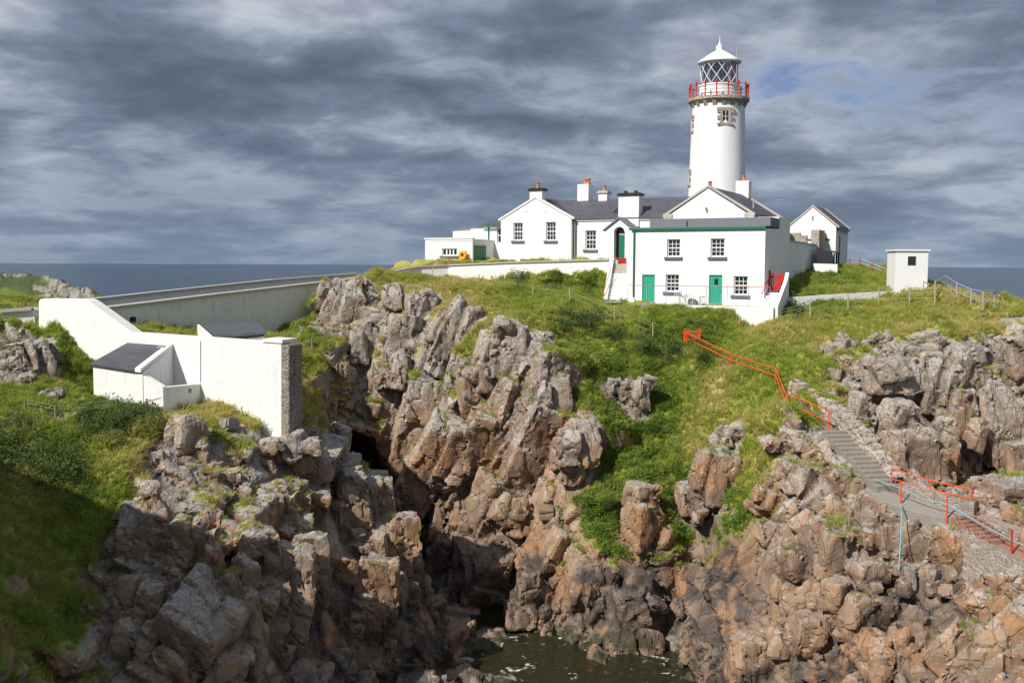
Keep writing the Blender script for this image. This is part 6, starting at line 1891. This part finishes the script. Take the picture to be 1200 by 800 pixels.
# ------------------------------------------------------------------ grass and herbs (uncountable ground cover)
def mat_blades(name, ramp, trans=.35):
    m, t, b = new_mat(name)
    tint = t.n('ShaderNodeAttribute', attribute_name='tint', attribute_type='INSTANCER').outputs['Fac']
    rnd = t.n('ShaderNodeObjectInfo').outputs['Random']
    c = t.ramp(t.math('ADD', tint, t.math('MULTIPLY', t.math('SUBTRACT', rnd, .5), .3)), ramp)
    hgt = t.n('ShaderNodeAttribute', attribute_name='h').outputs['Fac']
    c = t.mix(t.math('MULTIPLY', hgt, .3), c, t.mix(.5, c, (.42, .36, .17)))
    t.set(b, 'Base Color', c)
    t.set(b, 'Roughness', .65)
    t.set(b, 'Specular IOR Level', .25)
    out = [n for n in t.t.nodes if n.type == 'OUTPUT_MATERIAL'][0]
    tr = t.n('ShaderNodeBsdfTranslucent', {'Color': c})
    mx = t.n('ShaderNodeMixShader', {0: trans, 1: b.outputs[0], 2: tr.outputs[0]})
    t.t.links.new(mx.outputs[0], out.inputs[0])
    return m


M_BLADE = mat_blades('grass_blades', [(p, tuple(min(.62, k * 1.22) for k in c)) for p, c in TURF_RAMP], .45)
HERB_RAMP = [(0.0, (.08, .17, .02)), (.35, (.14, .27, .03)), (.7, (.23, .33, .05)), (1.0, (.31, .33, .09))]
M_HERB = mat_blades('herb_leaves', HERB_RAMP)
M_SHRUB = mat_blades('dark_shrub_leaves', [(0.0, (.035, .075, .018)), (.5, (.06, .12, .028)), (1.0, (.10, .16, .045))])


def tuft(name, rng, blades, hmin, hmax, spread, width, bend, mat):
    v, f, h = [], [], []
    for _ in range(blades):
        a = rng.uniform(0, 6.283); r = spread * math.sqrt(rng.random())
        x, y = r * math.cos(a), r * math.sin(a)
        L = rng.uniform(hmin, hmax)
        out = rng.uniform(.1, bend)
        da = a + rng.gauss(0, .7)
        dx, dy = math.cos(da) * out + .25 * bend, math.sin(da) * out + .1 * bend
        wa = rng.uniform(0, 3.14); wx, wy = math.cos(wa) * width / 2, math.sin(wa) * width / 2
        n = len(v)
        v += [(x - wx, y - wy, -.05), (x + wx, y + wy, -.05), (x + dx * L * .35 - wx * .8, y + dy * L * .35 - wy * .8, L * .6), (x + dx * L * .35 + wx * .8, y + dy * L * .35 + wy * .8, L * .6), (x + dx * L, y + dy * L, L * (1 - .25 * out))]
        h += [0, 0, .6, .6, 1]
        f += [(n, n + 1, n + 3, n + 2), (n + 2, n + 3, n + 4)]
    me = bpy.data.meshes.new(name); me.from_pydata(v, [], f)
    at_ = me.attributes.new('h', 'FLOAT', 'POINT'); at_.data.foreach_set('value', h)
    me.materials.append(mat)
    return bpy.data.objects.new(name, me)


def leaf_clump(name, rng, leaves, rad, hgt, size, mat):
    v, f, h = [], [], []
    for _ in range(leaves):
        a = rng.uniform(0, 6.283); r = rad * rng.random() ** .6
        z = hgt * rng.uniform(.1, 1) * (1 - .5 * r / rad)
        c = Vector((r * math.cos(a), r * math.sin(a), z))
        d = Vector((math.cos(a + rng.gauss(0, .6)), math.sin(a + rng.gauss(0, .6)), rng.uniform(-.1, .9))).normalized()
        s = d.cross(Vector((rng.gauss(0, .3), rng.gauss(0, .3), 1))).normalized()
        L = size * rng.uniform(.6, 1.3)
        n = len(v)
        v += [c, c + d * L * .5 + s * L * .3, c + d * L, c + d * L * .5 - s * L * .3]
        h += [.2, .5, .8, .5]
        f += [(n, n + 1, n + 2, n + 3)]
    me = bpy.data.meshes.new(name); me.from_pydata([tuple(q) for q in v], [], f)
    at_ = me.attributes.new('h', 'FLOAT', 'POINT'); at_.data.foreach_set('value', h)
    me.materials.append(mat)
    return bpy.data.objects.new(name, me)


def scatter(name, label, pts, rots, scl, tint, protos):
    """one object: its points carry copies of a few small plants"""
    rng = np.random.RandomState(len(pts))
    coll = bpy.data.collections.new(name + '_plants')
    for p in protos: coll.objects.link(p)
    me = bpy.data.meshes.new(name)
    me.vertices.add(len(pts)); me.vertices.foreach_set('co', pts.astype(np.float32).ravel())
    for n, a in (('scl', scl), ('tint', tint)):
        q = me.attributes.new(n, 'FLOAT', 'POINT'); q.data.foreach_set('value', a.astype(np.float32))
    q = me.attributes.new('rot', 'FLOAT_VECTOR', 'POINT'); q.data.foreach_set('vector', rots.astype(np.float32).ravel())
    q = me.attributes.new('pick', 'INT', 'POINT'); q.data.foreach_set('value', rng.randint(0, len(protos), len(pts)).astype(np.int32))
    ng = bpy.data.node_groups.new(name, 'GeometryNodeTree')
    ng.interface.new_socket('Geometry', in_out='INPUT', socket_type='NodeSocketGeometry')
    ng.interface.new_socket('Geometry', in_out='OUTPUT', socket_type='NodeSocketGeometry')
    N, L = ng.nodes, ng.links
    gi, go = N.new('NodeGroupInput'), N.new('NodeGroupOutput')
    ci = N.new('GeometryNodeCollectionInfo'); ci.inputs['Collection'].default_value = coll
    ci.inputs['Separate Children'].default_value = True; ci.inputs['Reset Children'].default_value = True
    ip = N.new('GeometryNodeInstanceOnPoints'); ip.inputs['Pick Instance'].default_value = True
    def attr(n, ty):
        a = N.new('GeometryNodeInputNamedAttribute'); a.data_type = ty; a.inputs['Name'].default_value = n
        return a.outputs['Attribute']
    er = N.new('FunctionNodeEulerToRotation')
    L.new(attr('rot', 'FLOAT_VECTOR'), er.inputs[0])
    L.new(gi.outputs[0], ip.inputs['Points']); L.new(ci.outputs[0], ip.inputs['Instance'])
    L.new(attr('pick', 'INT'), ip.inputs['Instance Index']); L.new(er.outputs[0], ip.inputs['Rotation']); L.new(attr('scl', 'FLOAT'), ip.inputs['Scale'])
    L.new(ip.outputs[0], go.inputs[0])
    o = bpy.data.objects.new(name, me); COL.objects.link(o)
    md = o.modifiers.new('plants', 'NODES'); md.node_group = ng
    return tag(o, label, None, kind='stuff')


def grow():
    rs = np.random.RandomState(3)
    q = T_QUADS
    P = T_POS[q]
    cen = P.mean(1)
    nr = np.cross(P[:, 2] - P[:, 0], P[:, 3] - P[:, 1])
    area = np.linalg.norm(nr, axis=1) * .5
    nr = nr / np.maximum(np.linalg.norm(nr, axis=1), 1e-9)[:, None]
    g = T_GRASS[q].mean(1)
    tint = T_ATTR['tint'][q].mean(1)
    n2 = T_ATTR['n2'][q].mean(1)
    px, py = to_px(cen)
    vis = (px > -90) & (px < 1290) & (py < 900) & (cen[:, 1] < 79) & ((nr * (np.array(CAM_P) - cen)).sum(1) > -.3 * np.linalg.norm(np.array(CAM_P) - cen, axis=1))
    # not under the buildings or on the walks
    rel = cen - np.array(HO); u = rel @ np.array(HU); v = rel @ np.array(HV)
    built = ((u > -8.9) & (u < 0.05) & (v > -1.55) & (v < 5)) | ((u > -29) & (u < -7.5) & (v > 5) & (v < 13)) | ((u > -8) & (u < .1) & (v > 3) & (v < 14)) | ((u > -2.5) & (u < 1.4) & (v > 14) & (v < 22.5))
    vis &= ~built
    for line, hw in CARVE[1:6]:
        pts = [at(*p) for p in line]
        for a, b in zip(pts[:-1], pts[1:]):
            dx, dy = b.x - a.x, b.y - a.y
            t = np.clip(((cen[:, 0] - a.x) * dx + (cen[:, 1] - a.y) * dy) / (dx * dx + dy * dy), 0, 1)
            vis &= np.hypot(cen[:, 0] - a.x - t * dx, cen[:, 1] - a.y - t * dy) > hw * .8

    def pick(weight, n):
        w = np.where(vis, weight * area, 0)
        k = rs.choice(len(w), n, p=w / w.sum())
        j = rs.rand(n, 1); i = rs.rand(n, 1)
        A = P[k]
        pt = (A[:, 0] * (1 - i) + A[:, 1] * i) * (1 - j) + (A[:, 3] * (1 - i) + A[:, 2] * i) * j
        return k, pt

    def rots(k, amount):
        r = rs.normal(size=(len(k), 3)) * np.array([.12, .12, 0])
        r[:, 0] += -nr[k, 1] * amount; r[:, 1] += nr[k, 0] * amount
        r[:, 2] = rs.normal(size=len(k)) * .9
        return r

    rng = random.Random(5)
    gm = sstep(g, .35, .75)
    # herbs: fresh broad leaves down the gully and in damp corners
    herb_at = [(720, 520, 50), (715, 465, 28), (790, 610, 35), (700, 620, 30), (745, 655, 25), (690, 575, 25), (770, 480, 25), (365, 385, 20), (770, 560, 30), (905, 345, 14), (700, 440, 30), (860, 600, 20), (840, 575, 25), (560, 500, 12), (880, 640, 15)]
    hb = sum(np.exp(-((px - a) ** 2 + (py - b) ** 2) / (r * r)) for a, b, r in herb_at)
    shrub_at = [(135, 494, 20), (165, 491, 16), (105, 498, 14), (660, 385, 16), (690, 378, 14), (617, 385, 7), (720, 395, 12), (820, 425, 12), (790, 415, 14), (760, 410, 12), (650, 331, 8), (610, 327, 8), (690, 334, 8), (70, 560, 30), (930, 360, 12), (835, 360 + 0, 1), (20, 530, 30), (1000, 430, 10), (380, 520, 16)]
    sb = sum(np.exp(-((px - a) ** 2 + (py - b) ** 2) / (r * r)) for a, b, r in shrub_at)
    short = sstep(.42 - tint + (n2 - .5) * .3, 0, .15)
    # short lawn turf
    k, pt = pick(gm * (.25 + short), 60000)
    scatter('short_grass', 'short fresh green turf on the lawns and slopes', pt, rots(k, .4), rs.uniform(.6, 1.2, len(k)), tint[k],
            [tuft('turf_tuft', rng, 16, .07, .17, .14, .022, .8, M_BLADE) for _ in range(4)])
    # long wind-combed tussocks
    k, pt = pick(gm * (1.1 - .8 * short), 50000)
    scatter('long_grass', 'long wind-combed grass tussocks, green to straw coloured', pt, rots(k, .7), rs.uniform(.55, 1.35, len(k)), tint[k],
            [tuft('tussock', rng, 18, .11, .30, .13, .02, 1.2, M_BLADE) for _ in range(5)])
    k, pt = pick(gm * np.minimum(hb, 1) ** 1.3 * sstep(n2, .42, .6) + .002 * gm, 3000)
    scatter('herb_cover', 'fresh green broad-leaved herbs filling the gully', pt, rots(k, .3), rs.uniform(.6, 1.3, len(k)), rs.rand(len(k)) * .8,
            [leaf_clump('herb', rng, 40, .24, .28, .085, M_HERB) for _ in range(3)])
    k, pt = pick(gm * np.minimum(sb, 1) ** 1.5, 1100)
    scatter('dark_undergrowth', 'low dark green shrubby undergrowth on the slopes', pt, rots(k, .2), rs.uniform(.5, 1.2, len(k)), rs.rand(len(k)),
            [leaf_clump('bush', rng, 60, .32, .55, .10, M_SHRUB) for _ in range(3)])
    # tufts in the joints of the rock
    k, pt = pick((1 - gm) * sstep(nr[:, 2], .35, .8) * sstep(T_ATTR['n5'][q].mean(1), .45, .65) * sstep(cen[:, 2], 4, 8) * (.3 + T_ATTR['crack'][q].mean(1)), 5000)
    scatter('rock_tufts', 'scattered grass tufts and thrift in the rock joints', pt, rots(k, .5), rs.uniform(.4, 1.0, len(k)), tint[k],
            [tuft('joint_tuft', rng, 18, .10, .26, .12, .02, 1.0, M_BLADE) for _ in range(3)])


grow()
